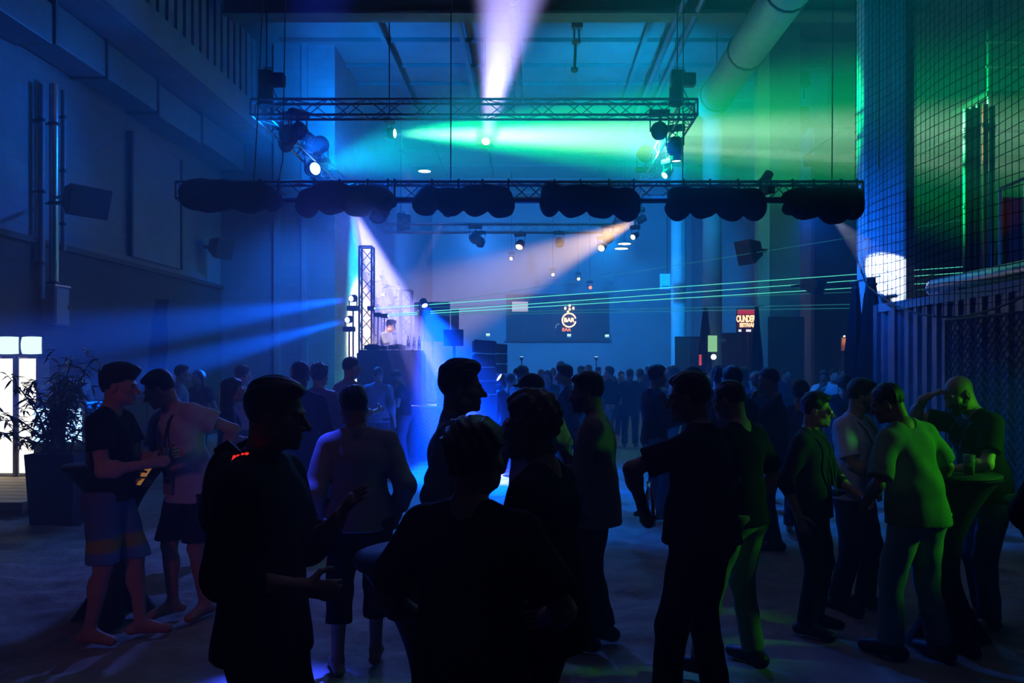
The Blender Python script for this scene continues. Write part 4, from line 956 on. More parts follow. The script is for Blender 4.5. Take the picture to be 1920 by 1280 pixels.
# ------------------------------------------------------------------ loudspeakers and lamps on the walls and columns
def wall_speaker(px, py, Yd, w_, h_, rz, tilt, label, arm):
    p = P(px, py, Yd); t = empty('wall_loudspeaker', p, math.radians(rz), label, 'loudspeaker', 'loudspeakers on walls and columns')
    bm = MB(); x, y, z = w_ / 2, .22, h_ / 2; v = [(-x, -y, -z), (x, -y, -z), (x, -y, z), (-x, -y, z), (-x * .55, y, -z * .55), (x * .55, y, -z * .55), (x * .55, y, z * .55), (-x * .55, y, z * .55)]
    R = Matrix.Rotation(math.radians(tilt), 3, 'X'); v = [R @ Vector(q) for q in v]
    bm.add(v, [(0, 1, 2, 3), (7, 6, 5, 4), (0, 4, 5, 1), (3, 2, 6, 7), (0, 3, 7, 4), (1, 5, 6, 2)]); bm.build('cabinet', M_BLACK, t)
    g = MB(); g.box(R @ Vector((0, -y - .012, 0)), (w_ * .93, .02, h_ * .9), R); g.build('grille', mat('speaker_grille', (.02, .02, .022), .7, bump=.8, bscale=150), t)
    for q in (-1, 1): MB().tube([R @ Vector((q * x * .8, y * .3, 0)), Vector((q * x * .8, y + .10, .02)), Vector((q * x * .2, y + .12, .02))], .016, 6).build('bracket_arm', M_DARKMETAL, t)
    MB().tube([(0, y + .10, .02), (0, y + .12 + arm, .02)], .03, 8).build('wall_arm', M_DARKMETAL, t); return t
wall_speaker(154, 374, 13.2, .70, .50, 60, 18, 'wide black wall loudspeaker high on the left wall, nearest', .45)
wall_speaker(411, 463, 20.4, .55, .52, 60, 16, 'smaller black wall loudspeaker farther along the left wall', .2)
wall_speaker(1408, 470, 19.4, .55, .60, -62, 16, 'black loudspeaker on the left side of the second column', .15)
wall_speaker(1522, 535, 19.0, .42, .36, 40, 20, 'small black loudspeaker tilted down right of the second column', .2)
# grey switch cabinet on the left wall
p = P(122, 575, 13.9); t = empty('switch_box', (WX + .1, p.y, p.z), 0, 'tall grey electrical cabinet on the left wall beside the pipes', 'cabinet')
MB().bev((.1, 0, 0), (.22, .42, .68), .015).build('case', M_PANEL, t); MB().bev((.22, .0, 0), (.02, .38, .62), .006).build('door', M_DUCT, t); MB().box((.24, .15, 0), (.02, .02, .08)).build('handle', M_DARKMETAL, t); MB().box((.1, 0, .36), (.26, .46, .03)).build('cap', M_ALU, t)

# ------------------------------------------------------------------ shipping container, pipe on top, mesh panels
M_CONT = mat('container_steel', (.16, .20, .26), .38, .55, scale=3)
CXL, CY0, CY1, CZ = 6.0, 5.8, 14.0, 2.85
t = empty('shipping_container', (CXL, 9.9, 0), 0, 'ribbed steel container along the right with its long side to the dance floor', 'container')
vs, fs, n = [], [], 0; per = .30; yy = CY0 - 9.9 + .1; prof = []
while yy < CY1 - 9.9 - .1: prof += [(0.0, yy), (0.0, yy + .11), (.05, yy + .15), (.05, yy + .26)]; yy += per
for (x, y) in prof: vs += [(x, y, .16), (x, y, CZ - .12)]
for i in range(len(prof) - 1): fs.append((2 * i, 2 * i + 1, 2 * i + 3, 2 * i + 2))
MB().add(vs, fs).build('ribbed_wall', M_CONT, t)
MB().box((.03, 0, CZ - .06), (.10, CY1 - CY0, .14)).build('top_rail', M_DUCT, t); MB().box((.03, 0, .09), (.10, CY1 - CY0, .18)).build('bottom_rail', M_DUCT, t)
for y in (CY0 - 9.9 + .06, 13.25 - 9.9, CY1 - 9.9 - .06): MB().box((.02, y, CZ / 2), (.14, .14, CZ)).build('corner_post', M_CONT, t)
MB().box((1.25, 0, CZ - .03), (2.4, CY1 - CY0, .05)).build('roof', M_CONT, t)
MB().box((1.25, CY1 - 9.9 - .03, CZ / 2), (2.4, .05, CZ)).build('end_wall', M_CONT, t); MB().box((1.25, CY0 - 9.9 + .03, CZ / 2), (2.4, .05, CZ)).build('end_wall', M_CONT, t)
t = empty('steel_pipe', (6.32, 9.3, CZ + .17), 0, 'thick polished pipe lying along the top of the container', 'pipe')
MB().tube([(0, -3.2, 0), (0, 3.0, 0), (.0, 3.25, -.0)], .14, 20).build('pipe', M_CHROME, t); MB().lathe([(.14, 0), (.135, .07), (.10, .13), (.05, .155), (.001, .16)], 20, (0, 3.25, 0), M=Matrix.Rotation(-math.pi / 2, 3, 'X')).build('end_cap', M_CHROME, t)
for y in (-2, 0, 2.4): MB().box((0, y, -.13), (.24, .08, .10)).build('saddle', M_DARKMETAL, t)
def lattice(name, org, u, w_, h_, cell, r, m, label, cat='mesh panel'):
    """perforated mesh panel: two families of diagonal bars in a frame, too fine to pick apart"""
    u = Vector(u).normalized(); o = Vector(org); t = empty(name, o, 0, label, cat); b = MB(); z = Vector((0, 0, 1)); n = u.cross(z)
    def clip(a, c):
        (x0, z0), (x1, z1) = a, c; t0, t1 = 0., 1.; dx, dz = x1 - x0, z1 - z0
        for p_, q_ in ((-dx, x0), (dx, w_ - x0), (-dz, z0), (dz, h_ - z0)):
            if abs(p_) < 1e-9:
                if q_ < 0: return None
            else:
                rr = q_ / p_
                if p_ < 0: t0 = max(t0, rr)
                else: t1 = min(t1, rr)
        return None if t0 >= t1 else ((x0 + dx * t0, z0 + dz * t0), (x0 + dx * t1, z0 + dz * t1))
    k = -h_
    while k < w_:
        for s_ in ((k, 0, k + h_, h_), (k, h_, k + h_, 0)):
            c = clip((s_[0], s_[1]), (s_[2], s_[3]))
            if c: b.tube([u * c[0][0] + z * c[0][1], u * c[1][0] + z * c[1][1]], r, 4, caps=False)
        k += cell
    mo = b.build('mesh_infill', m, t); mo['kind'] = 'stuff'
    for (a, c) in (((0, 0), (w_, 0)), ((0, h_), (w_, h_)), ((0, 0), (0, h_)), ((w_, 0), (w_, h_))): MB().tube([u * a[0] + z * a[1], u * c[0] + z * c[1]], .018, 6).build('frame_bar', m, t)
    return t
M_MESH = mat('dark_mesh', (.015, .016, .018), .6)
lattice('mesh_fence', (5.93, 8.0, .25), (0, 1, 0), 3.5, 2.2, .13, .013, M_MESH, 'dark perforated mesh fence leaning against the container side')

# ------------------------------------------------------------------ net and its gathered bundle
def net():
    x = 5.82; y0, y1 = 7.6, 14.45; top = 10.3
    def zb(y): u_ = (y - 7.6) / (y1 - 7.6); return 3.3 - 3.6 * u_ * (1 - u_) + .12 * u_ * 1.2 + (.35 * (u_ - .93) / .07 if u_ > .93 else 0)
    b = MB(); ny = 49
    for k in range(ny):
        y = y0 + (y1 - y0) * k / (ny - 1); dx = .02 * math.sin(y * 2.1)
        b.tube([(x + dx, y, zb(y)), (x + dx * .4, y + .02 * math.sin(k), 6.0), (x, y, top)], .0055, 4, caps=False, smooth=False)
    z = 2.5
    while z < top:
        pts = []
        for k in range(25):
            y = y0 + (y1 - y0) * k / 24
            zz = z + .04 * math.sin(y * 1.7 + z * 2.3)
            if zz > zb(y): pts.append((x + .02 * math.sin(y * 2.1), y, zz))
        if len(pts) > 2: b.tube(pts, .0055, 4, caps=False, smooth=False)
        z += .145
    t = empty('safety_net', (0, 0, 0), 0, 'black safety net hanging from ceiling before the big column and container', 'net')
    o = b.build('netting', mat('net_cord', (.008, .008, .009), 1.0, spec=0.0), t); o['kind'] = 'stuff'
    MB().tube([(x, y0 + (y1 - y0) * k / 40, zb(y0 + (y1 - y0) * k / 40)) for k in range(41)], .016, 6).build('edge_rope', M_CABLE, t)
net()
def bundle(px, Yd, ztop, label, seed, r0=.15, lean=-.25, name='tied_net_bundle'):
    x = (px - CX) / F_PX * Yd; t = empty(name, (x, Yd, 0), 0, label, 'net'); rnd = random.Random(seed)
    nseg, n = 26, 22; vs, fs = [], []; ph = [rnd.uniform(0, 6.3) for _ in range(4)]
    for i in range(nseg + 1):
        f = i / nseg; z = ztop * (1 - f); r = r0 * (.35 + .75 * min(1, f * 2.6) + .25 * f)
        for k in range(n):
            a = 2 * math.pi * k / n; rr = r * (1 + .22 * math.sin(5 * a + ph[0] + f * 2) + .14 * math.sin(9 * a + ph[1] - f * 3)) 
            vs.append((rr * math.cos(a) + lean * f * f * .5, rr * math.sin(a) * .8, z))
    for i in range(nseg):
        for k in range(n): fs.append((i * n + k, i * n + (k + 1) % n, (i + 1) * n + (k + 1) % n, (i + 1) * n + k))
    MB().add(vs, fs, True).build('gathered_net', M_DRAPE, t)
    MB().lathe([(r0 * .5, -.03), (r0 * .62, 0), (r0 * .5, .03)], 14, (0, 0, ztop - .12)).build('tie', M_CABLE, t)
    MB().tube([(-.10, 0, ztop - .02), (.16, 0, ztop + .03)], .02, 6).build('hook_bar', M_ALU, t)
bundle(1634, 14.2, 3.36, 'thick black bundle of gathered net before the bright patch on the column', 3, .17, -.3)
bundle(1604, 14.3, 3.30, 'slimmer black net bundle left of the thick one at the column', 5, .12, -.25)
bundle(1323, 26.8, 3.75, 'dark net bundle tied to the green lit third column', 6, .16, -.1)
bundle(1419, 19.0, 3.2, 'dark upright net bundle in front of the festival screen', 8, .10, 0)
# ------------------------------------------------------------------ stage and DJ booth
SZ = 1.0
t = empty('stage_deck', (-2.5, 17.9, 0), 0, 'low black stage deck that carries the DJ booth', 'stage')
MB().bev((0, 0, SZ - .06), (4.3, 4.4, .12), .01).build('deck', M_BLACK, t)
MB().box((0, -2.15, SZ / 2 - .06), (4.3, .04, SZ - .12)).build('front_skirt', M_DRAPE, t); MB().box((2.12, 0, SZ / 2 - .06), (.04, 4.3, SZ - .12)).build('side_skirt', M_DRAPE, t)
for x in (-1.6, 0, 1.6): MB().tube([(x, -2.0, 0), (x, -2.0, SZ - .1)], .03, 8).build('leg', M_ALU, t)
lattice('mesh_barrier', (-3.55, 15.3, .05), (1, 0, 0), 1.9, .95, .075, .008, mat('barrier_mesh', (.10, .10, .11), .5, .6), 'honeycomb mesh barrier in front of the stage, left part', 'barrier')
BX, BY = -2.85, 16.15
t = empty('dj_booth', (BX, BY, SZ), 0, 'black DJ booth with a plain front on the stage', 'booth')
MB().bev((0, 0, 1.08), (1.22, .70, .06), .01).build('desk_top', M_BLACK, t); MB().bev((0, -.32, .53), (1.28, .04, 1.04), .008).build('front_panel', M_BLACK, t)
for x in (-.62, .62): MB().bev((x, 0, .53), (.04, .66, 1.04), .008).build('side_panel', M_BLACK, t)
dz = SZ + 1.12
def deck_gear(x, label, m):
    t = empty('dj_player', (x, BY, dz), 0, label, 'player'); MB().bev((0, 0, .045), (.30, .38, .09), .01).build('case', M_BLACK, t)
    MB().lathe([(.001, .0), (.115, .0), (.12, .012), (.10, .022), (.001, .022)], 24, (0, -.02, .09)).build('jog_wheel', M_DARKMETAL, t); MB().box((0, .14, .095), (.16, .07, .012)).build('display', emit('player_display', (.5, .7, 1), 1.5), t)
deck_gear(BX - .38, 'left media player on the DJ booth in front of the DJ', 1); deck_gear(BX + .10, 'right media player on the DJ booth', 1)
t = empty('dj_mixer', (BX - .14, BY, dz), 0, 'small black mixer between the two players on the booth', 'mixer'); MB().bev((0, 0, .04), (.15, .34, .08), .008).build('case', M_BLACK, t)
for i in range(3):
    for j in range(4): MB().lathe([(.009, 0), (.007, .018), (.001, .019)], 10, (-.045 + .045 * i, .12 - .06 * j, .08)).build('knob', M_ALU, t)
def bottle(loc, h, r, m, label, name='bottle', cat='bottle', group=None, lab=None):
    t = empty(name, loc, 0, label, cat, group); k = h
    MB().lathe([(.001, .0), (r * .9, .0), (r, .01 * k), (r, .55 * k), (r * .9, .64 * k), (r * .42, .76 * k), (r * .38, .95 * k), (r * .46, .955 * k), (r * .46, k), (.001, k)], 14).build('bottle_body', m, t)
    if lab: MB().lathe([(r * 1.01, .22 * k), (r * 1.015, .23 * k), (r * 1.015, .46 * k), (r * 1.01, .47 * k)], 14).build('paper_label', lab, t)
    return t
G_CLEAR = glass('clear_bottle_glass', (.85, .92, .95)); G_GREEN = glass('green_bottle_glass', (.25, .6, .25)); PAPER = mat('paper_label', (.6, .6, .55), .8)
bottle((BX + .34, BY - .1, dz), .28, .038, G_CLEAR, 'clear bottle on the right of the DJ booth, nearest the player', lab=PAPER)
bottle((BX + .45, BY - .05, dz), .26, .036, G_CLEAR, 'clear bottle on the right of the DJ booth, middle one', lab=PAPER)
bottle((BX + .56, BY - .1, dz), .27, .036, G_GREEN, 'green bottle at the right edge of the DJ booth', lab=PAPER)
# tall screen on the stage, smaller monitor on its case
p = P(810, 603, 17.4); t = empty('stage_screen', (p.x, 17.4, SZ), 0, 'large black flat screen standing on the stage, seen from behind', 'screen')
MB().bev((0, 0, p.z - SZ), (.78, .10, .86), .02).build('panel', M_BLACK, t); MB().bev((0, .06, p.z - SZ), (.30, .06, .30), .01).build('mount', M_DARKMETAL, t); MB().tube([(0, .08, 0), (0, .08, p.z - SZ)], .03, 8).build('pole', M_DARKMETAL, t)
MB().bev((0, .05, .02), (.6, .5, .04), .01).build('foot_plate', M_DARKMETAL, t)
for k in range(3): MB().bev((-.16 + .07 * k, -.09, p.z - SZ + .26), (.04, .08, .07), .008).build('bracket', M_DARKMETAL, t)
p = P(850, 633, 15.9); t = empty('monitor', (p.x, 15.9, SZ + .95 - .25), 0, 'small black monitor on a pole stand right of the tall screen', 'monitor')
MB().bev((0, 0, p.z - SZ - .7), (.40, .06, .33), .012).build('panel', M_BLACK, t); MB().tube([(0, .03, 0), (0, .03, p.z - SZ - .7)], .022, 8).build('pole', M_DARKMETAL, t); MB().bev((0, .03, .01), (.3, .3, .02), .005).build('foot_plate', M_DARKMETAL, t)
t = empty('flight_case', (P(850, 0, 15.9).x, 15.95, SZ), 0, 'black flight case under the small monitor on the stage', 'case'); MB().bev((0, 0, .35), (.62, .5, .68), .015).build('case_body', M_BLACK, t)
for z in (.06, .62): MB().box((0, -.255, z), (.62, .012, .03)).build('edge_strip', M_ALU, t)
for x in (-.15, .15): MB().box((x, -.262, .40), (.07, .01, .07)).build('latch', M_ALU, t)
# line array stacks
def stack(px0, px1, ytop, Yd, n, label, zb):
    x0, x1 = (px0 - CX) / F_PX * Yd, (px1 - CX) / F_PX * Yd; zt = CAM_H - (ytop - CY) / F_PX * Yd; w_ = x1 - x0; t = empty('loudspeaker_stack', ((x0 + x1) / 2, Yd, zb), 0, label, 'loudspeaker', 'loudspeaker stacks beside the stage')
    hh_ = .26; z = zt - zb
    for k in range(n):
        z -= hh_; R = Matrix.Rotation(math.radians(4 - 2 * k), 3, 'Y'); bx = MB(); bx.bev((0, 0, z + hh_ / 2), (w_, .40, hh_ - .022), .02, R); c = bx.build('array_box', M_BLACK, t)
        MB().box((0, -.205, z + hh_ / 2), (w_ * .82, .012, hh_ * .6), R).build('grille', mat('speaker_grille', (.02, .02, .022), .7), c)
        MB().box((-w_ / 2 - .012, -.05, z + hh_ / 2), (.03, .16, hh_ * .8)).build('rigging_plate', M_DARKMETAL, c)
        MB().box((.02, -.205, z + .004), (w_ * .5, .012, .010)).build('gap_strip', M_ALU, c)
    hz = z
    MB().bev((0, .03, hz / 2), (w_ * 1.25, .6, hz - .01), .02).build('subwoofer', M_BLACK, t); MB().box((0, -.28, hz / 2), (w_ * 1.1, .012, hz * .85)).build('subwoofer_grille', mat('speaker_grille', (.02, .02, .022), .7), t)
stack(889, 930, 637, 15.2, 4, 'tall black loudspeaker stack at the right of the stage, the nearer one', 0.0)
stack(930, 951, 644, 20.6, 5, 'dimmer loudspeaker stack farther back, right behind the nearer one', 0.0)
# lamp stand in front of the stage
lamp_body('front_par', P(934, 706, 13.6), (-.75, -.35, .5), .07, 'par', None, BLUE, 'blue lit lamp on a stand tilted up in front of the loudspeaker stack', emit('lens_pale_blue', (.6, .75, 1), 4.0))
# glossy stage plant by the DJ
LEAF = mat('leaf_green', (.05, .13, .04), .35, vary=.3, scale=20); STEM = mat('plant_stem', (.06, .08, .03), .7)
def leaf_mesh(L, w_, m, bend=.25, n=5):
    vs, fs = [], []
    for i in range(n + 1):
        f = i / n; ww = w_ * math.sin(math.pi * min(1, f * .93 + .07)) * (1 - .25 * f) + .0006; z = -bend * L * f * f
        vs += [(L * f, -ww, z + .25 * ww), (L * f, 0, z), (L * f, ww, z + .25 * ww), (L * f, 0, z - .0015)]
    for i in range(n):
        a, b_ = i * 4, i * 4 + 4; fs += [(a, a + 1, b_ + 1, b_), (a + 1, a + 2, b_ + 2, b_ + 1), (a + 2, a + 3, b_ + 3, b_ + 2), (a + 3, a, b_, b_ + 3)]
    return MB().add(vs, fs, True).mesh('leaf', m)
def leafy(t, stems, spread, lens, meshes, rnd, per=10):
    for (x, y, z0, h, lx, ly) in stems:
        pts = [Vector((x + lx * f * f, y + ly * f * f, z0 + h * f)) for f in np.linspace(0, 1, 7)]; MB().tube(pts, [.012] * 3 + [.009] * 2 + [.006, .003], 6).build('stem', STEM, t)
        for k in range(per):
            f = .30 + .70 * (k + rnd.random()) / per; i = min(5, int(f * 6)); p = pts[i].lerp(pts[i + 1], f * 6 - i) if f < 1 else pts[-1]
            az = rnd.uniform(0, 6.283); el = rnd.uniform(-.5, .7); R = Matrix.Rotation(az, 4, 'Z') @ Matrix.Rotation(-el, 4, 'Y') @ Matrix.Rotation(rnd.uniform(-.6, .6), 4, 'X')
            o = link('leaf', rnd.choice(meshes), t); s_ = rnd.uniform(*lens); o.matrix_local = Matrix.Translation(p) @ R @ Matrix.Scale(s_, 4)
rnd = random.Random(4)
p = P(716, 570, 18.6); t = empty('stage_plant', (p.x, 18.6, SZ), 0, 'tall glossy leafy plant behind the DJ caught in the white beam', 'plant')
MB().lathe([(.16, 0), (.21, .3), (.20, .32), (.001, .31)], 16).build('pot', M_BLACK, t)
leafy(t, [(-.05, 0, .3, 2.6, -.25, 0), (.05, .05, .3, 2.4, .3, .1), (0, -.05, .3, 2.7, .05, -.1), (.0, .1, .3, 2.2, -.1, .2)], .3, (.8, 1.5), [leaf_mesh(.26, .05, LEAF), leaf_mesh(.20, .06, LEAF, .4)], rnd, 14)

# ------------------------------------------------------------------ back of the hall: bar, signs, lit boards
M_BARDK = mat('bar_front', (.05, .05, .055), .6)
t = empty('bar_counter', (1.4, 40.2, 0), 0, 'long dark bar counter across the back of the hall', 'bar')
MB().bev((0, 0, .55), (6.4, .6, 1.08), .02).build('counter_front', M_BARDK, t); MB().bev((0, -.05, 1.13), (6.6, .8, .07), .015).build('counter_top', M_DARKMETAL, t)
for k in range(7): MB().bev((-2.7 + .9 * k, -.315, .55), (.80, .03, .9), .01).build('front_panel', M_TRIM, t)
t = empty('bar_fascia', (1.3, 42.76, 3.1), 0, 'dark panelled fascia above the bar that carries the signs', 'fascia')
for k in range(6): MB().bev((-2.3 + .92 * k, 0, 1.25), (.88, .14, 2.5), .015).build('fascia_panel', M_BARDK, t)
MB().box((0, -.02, 0), (5.7, .2, .10)).build('bottom_rail', M_TRIM, t)
def text_mesh(name, body, size, m, depth=.01, bold=0.0, space=1.0):
    cu = bpy.data.curves.new(name, 'FONT'); cu.body = body; cu.size = size; cu.align_x = 'CENTER'; cu.align_y = 'CENTER'; cu.extrude = depth; cu.offset = bold; cu.space_character = space; cu.resolution_u = 3
    o = bpy.data.objects.new(name, cu); C.objects.link(o); bpy.context.view_layer.update()
    me = bpy.data.meshes.new_from_object(o.evaluated_get(bpy.context.evaluated_depsgraph_get())); bpy.data.objects.remove(o); me.materials.clear(); me.materials.append(m); me.name = name; return me
FACE_CAM = Matrix.Rotation(math.pi / 2, 4, 'X')
NEON = emit('neon_orange_white', (1.0, .62, .35), 5.0); NEON_DIM = emit('neon_red_orange', (1.0, .3, .15), 2.5)
def put_text(parent, body, size, m, loc, bold=0., space=1., sx=1.):
    o = link('lettering', text_mesh('lettering', body, size, m, .008, bold, space), parent); o.matrix_local = Matrix.Translation(loc) @ FACE_CAM @ Matrix.Scale(sx, 4, (1, 0, 0)); return o
p = P(1067, 600, 42.55); t = empty('bar_sign', (p.x, 42.55, p.z - .4), 0, 'round glowing neon ring sign with the word BAR', 'sign')
MB().tube([(.36 * math.cos(a), 0, .4 + .36 * math.sin(a)) for a in np.linspace(.25, 2 * math.pi - .25 + .05, 36)], .035, 8).build('neon_ring', NEON, t)
put_text(t, 'BAR', .30, NEON, (0, -.02, .4), .012)
MB().lathe([(.44, 0), (.44, .04)], 28, (0, .10, .4), M=Matrix.Rotation(math.pi / 2, 3, 'X')).build('back_plate', M_TRIM, t)
p = P(1062, 618, 42.62); t = empty('bar_sign', (p.x, 42.62, p.z), 0, 'smaller reddish BAR sign just below the ring sign', 'sign')
put_text(t, 'BAR', .26, NEON_DIM, (0, 0, 0), .006); MB().tube([(-.42 + .16 * math.cos(a), 0, .05 + .26 * math.sin(a)) for a in np.linspace(1.2, 3.0, 10)], .012, 6).build('neon_arc', emit('neon_pale', (.8, .8, 1), 1.2), t)
MB().box((0, .04, 0), (.95, .03, .3)).build('back_plate', M_TRIM, t)
for (dx, dy, lab) in ((0, -27, 'top bulb of the little cluster over the bar sign'), (-8, -22, 'left bulb of the little cluster over the bar sign'), (7, -22, 'right bulb of the little cluster over the bar sign'), (0, -20, 'middle bulb of the little cluster over the bar sign'), (-3, -15, 'lowest bulb of the little cluster over the bar sign')):
    p = P(1068 + dx, 600 + dy, 42.46); t = empty('light_bulb', p, 0, lab, 'bulb', 'bulbs over the bar sign'); MB().lathe([(.001, -.07), (.045, -.06), (.07, 0), (.045, .06), (.03, .09), (.001, .10)], 12).build('globe', NEON, t); MB().lathe([(.03, .09), (.03, .16), (.001, .16)], 10).build('socket', M_DARKMETAL, t); MB().box((0, .12, .12), (.03, .25, .03)).build('bracket', M_DARKMETAL, t)
for (px, py, lab) in ((915, 628, 'small lit exit sign left of the bar'), (1067, 629, 'small lit exit sign under the bar sign'), (1138, 630, 'small lit exit sign right of the bar')):
    p = P(px, py, 42.64 if px > 950 else 42.80); t = empty('exit_sign', p, 0, lab, 'sign', 'exit signs over the bar'); MB().bev((0, 0, 0), (.24, .08, .20), .01).build('box', M_ALU, t); MB().box((0, -.045, .03), (.21, .01, .11)).build('lit_face', emit('exit_sign_glow', (.62, 1.0, .72), 2.2), t); MB().box((0, -.045, -.06), (.21, .01, .05)).build('lower_face', emit('exit_sign_dim', (.3, .75, .6), .8), t)
p = P(975, 575, 42.80 if 0 else 42.64); t = empty('lit_board', p, 0, 'hazy white lit board on the back wall left of the bar sign', 'board'); MB().bev((0, 0, 0), (.95, .08, .62), .015).build('frame', M_TRIM, t); MB().box((0, -.05, 0), (.85, .012, .54)).build('lit_face', emit('board_glow', (.8, .75, 1.0), 1.2), t)
p = P(853, 605, 22.0); t = empty('poster_board', (p.x, 22.0, 1.0), 0, 'upright reddish poster behind the tall stage screen', 'poster'); MB().bev((0, 0, p.z - 1.0), (.22, .04, .75), .006).build('board', mat('poster_print', (.42, .10, .13), .6, vary=.6, scale=6), t); MB().tube([(0, .03, -1.0), (0, .03, p.z - 1)], .02, 8).build('pole', M_DARKMETAL, t)
for (px, lab, tilt) in ((978, 'thin pale uplight lamp in the middle of the far crowd', -.06), (1118, 'thin pale uplight lamp in the right of the far crowd', -.16)):
    p = P(px, 669, 33); t = empty('uplight', (p.x, 33, 0), 0, lab, 'lamp', 'uplights in the far crowd'); MB().tube([(0, 0, 0), (0, 0, p.z - .1)], .025, 8).build('pole', M_DARKMETAL, t); MB().lathe([(.05, -.14), (.08, -.02), (.08, 0), (.001, 0)], 14, (0, 0, p.z)).build('lamp_can', M_BLACK, t); MB().lathe([(.001, .012), (.07, .006), (.07, 0)], 14, (0, 0, p.z)).build('lens', emit('uplight_lens', (.6, .85, 1), 6), t)
    MB().lathe([(.16, 0), (.16, .02), (.001, .02)], 14).build('foot_plate', M_DARKMETAL, t)
    d = bpy.data.lights.new('light_uplight', 'SPOT'); d.color = (.25, .55, 1.0); d.energy = 260; d.spot_size = math.radians(4.6); d.spot_blend = .5; d.shadow_soft_size = .03
    lo = bpy.data.objects.new('light_uplight', d); C.objects.link(lo); lo.parent = t; lo.location = (0, 0, p.z + .02); lo.rotation_euler = Vector((tilt, 0, 1)).to_track_quat('-Z', 'Y').to_euler(); lo['kind'] = 'structure'
# festival screen
p, q = P(1383, 580, 26.0), P(1426, 623, 26.0); t = empty('led_screen', ((p.x + q.x) / 2, 26.0, q.z), 0, 'red and orange LED screen reading OUNDERS and ESTIVAL by the second column', 'screen')
W_, H_ = q.x - p.x, p.z - q.z; MB().bev((0, .05, H_ / 2), (W_ + .06, .08, H_ + .06), .01).build('cabinet', M_BLACK, t)
MB().box((0, 0, H_ * .90), (W_, .012, H_ * .20)).build('picture_strip', emit('screen_red', (.75, .05, .10), .9), t)
MB().box((0, 0, H_ * .50), (W_, .012, H_ * .60)).build('text_field', emit('screen_dark_red', (.30, .02, .04), .5), t)
MB().box((0, 0, H_ * .10), (W_, .012, H_ * .20)).build('footer_strip', emit('screen_black', (.02, .01, .03), .5), t)
put_text(t, 'OUNDERS  Y', .30, emit('screen_amber', (1.0, .62, .34), 2.6), (0, -.012, H_ * .58), .012, .9, .52); put_text(t, 'ESTIVAL', .17, emit('screen_amber', (1.0, .62, .34), 2.6), (-.06, -.012, H_ * .31), .010, 1.0, .82)
for (x, w_) in ((-.30, .09), (-.02, .16), (.32, .08)): MB().box((x, -.012, H_ * .08), (w_, .012, .075)).build('logo_block', emit('screen_white', (.9, .85, 1.0), 1.6), t)
MB().tube([(0, .06, -q.z), (0, .06, 0)], .04, 8).build('stand_pole', M_DARKMETAL, t); MB().bev((0, .06, -q.z + .03), (.8, .6, .05), .01).build('stand_foot', M_DARKMETAL, t)
# warm lit kiosk panel far right, green banner, globe lamp, red post
p = P(1592, 645, 22.5); t = empty('kiosk', (p.x, 22.5, 0), 0, 'warm brown lit kiosk panel with two small lamps, left of the net bundle', 'kiosk')
MB().bev((0, 0, p.z), (.46, .08, .40), .012).build('panel', mat('kiosk_wood', (.42, .20, .10), .7), t); MB().bev((0, .05, p.z / 2 - .1), (.40, .06, p.z - .2), .01).build('post', M_TRIM, t)
for x in (-.18, -.10): MB().lathe([(.001, -.02), (.025, -.015), (.025, .015), (.001, .02)], 10, (x, -.12, p.z + .22)).build('lamp', emit('kiosk_lamp', (1, .75, .5), 6), t)
d = bpy.data.lights.new('light_kiosk', 'SPOT'); d.color = (1, .5, .25); d.energy = 6; d.spot_size = math.radians(110); d.spot_blend = .8; d.shadow_soft_size = .02
lo = bpy.data.objects.new('light_kiosk', d); C.objects.link(lo); lo.parent = t; lo.location = (-.14, -.22, p.z + .24); lo.rotation_euler = Vector((.1, .35, -1)).to_track_quat('-Z', 'Y').to_euler(); lo['kind'] = 'structure'
p = P(1336, 644, 26.6); t = empty('column_banner', (p.x, 26.6, p.z - .5), 0, 'pale green lit banner strip on the third column', 'banner'); MB().bev((0, 0, .5), (.30, .05, .54), .01).build('banner_cloth', emit('banner_glow', (.45, 1.0, .45), .9), t)
for z in (.22, .78): MB().tube([(-.18, .02, z), (.18, .02, z)], .015, 6).build('batten', M_DARKMETAL, t)
p = P(1338, 669, 25.5); t = empty('globe_lamp', (p.x, 25.5, 0), 0, 'bright round white globe lamp below the green banner', 'lamp'); MB().lathe([(.001, -.085)] + [(.085 * math.cos(a), .085 * math.sin(a)) for a in np.linspace(-1.3, 1.3, 9)] + [(.001, .085)], 18, (0, 0, p.z)).build('globe', emit('globe_glow', (.72, .95, 1.0), 7.0), t); MB().tube([(0, 0, .0), (0, 0, p.z - .08)], .02, 8).build('pole', M_DARKMETAL, t); MB().lathe([(.16, 0), (.16, .02), (.001, .02)], 14).build('foot_plate', M_DARKMETAL, t)
p = P(1313, 674, 25); t = empty('marker_post', (p.x, 25, 0), 0, 'short glowing red post left of the third column', 'post'); MB().tube([(0, 0, p.z - .18), (0, 0, p.z + .16)], .04, 10).build('lit_tube', emit('red_tube', (1.0, .10, .12), .8), t); MB().tube([(0, 0, 0), (0, 0, p.z - .18)], .03, 8).build('pole', M_DARKMETAL, t); MB().lathe([(.15, 0), (.15, .02), (.001, .02)], 14).build('foot_plate', M_DARKMETAL, t)
p = P(1354, 638, 25.8); t = empty('pendant_box', p, 0, 'small pale box hanging on a thin bright rod before the third column', 'pendant'); MB().bev((0, 0, 0), (.20, .10, .10), .01).build('box', mat('pale_box', (.3, .6, .5), .5), t); MB().tube([(0, 0, .05), (0, 0, 10.52 - p.z)], .008, 6).build('rod', M_ALU, t)
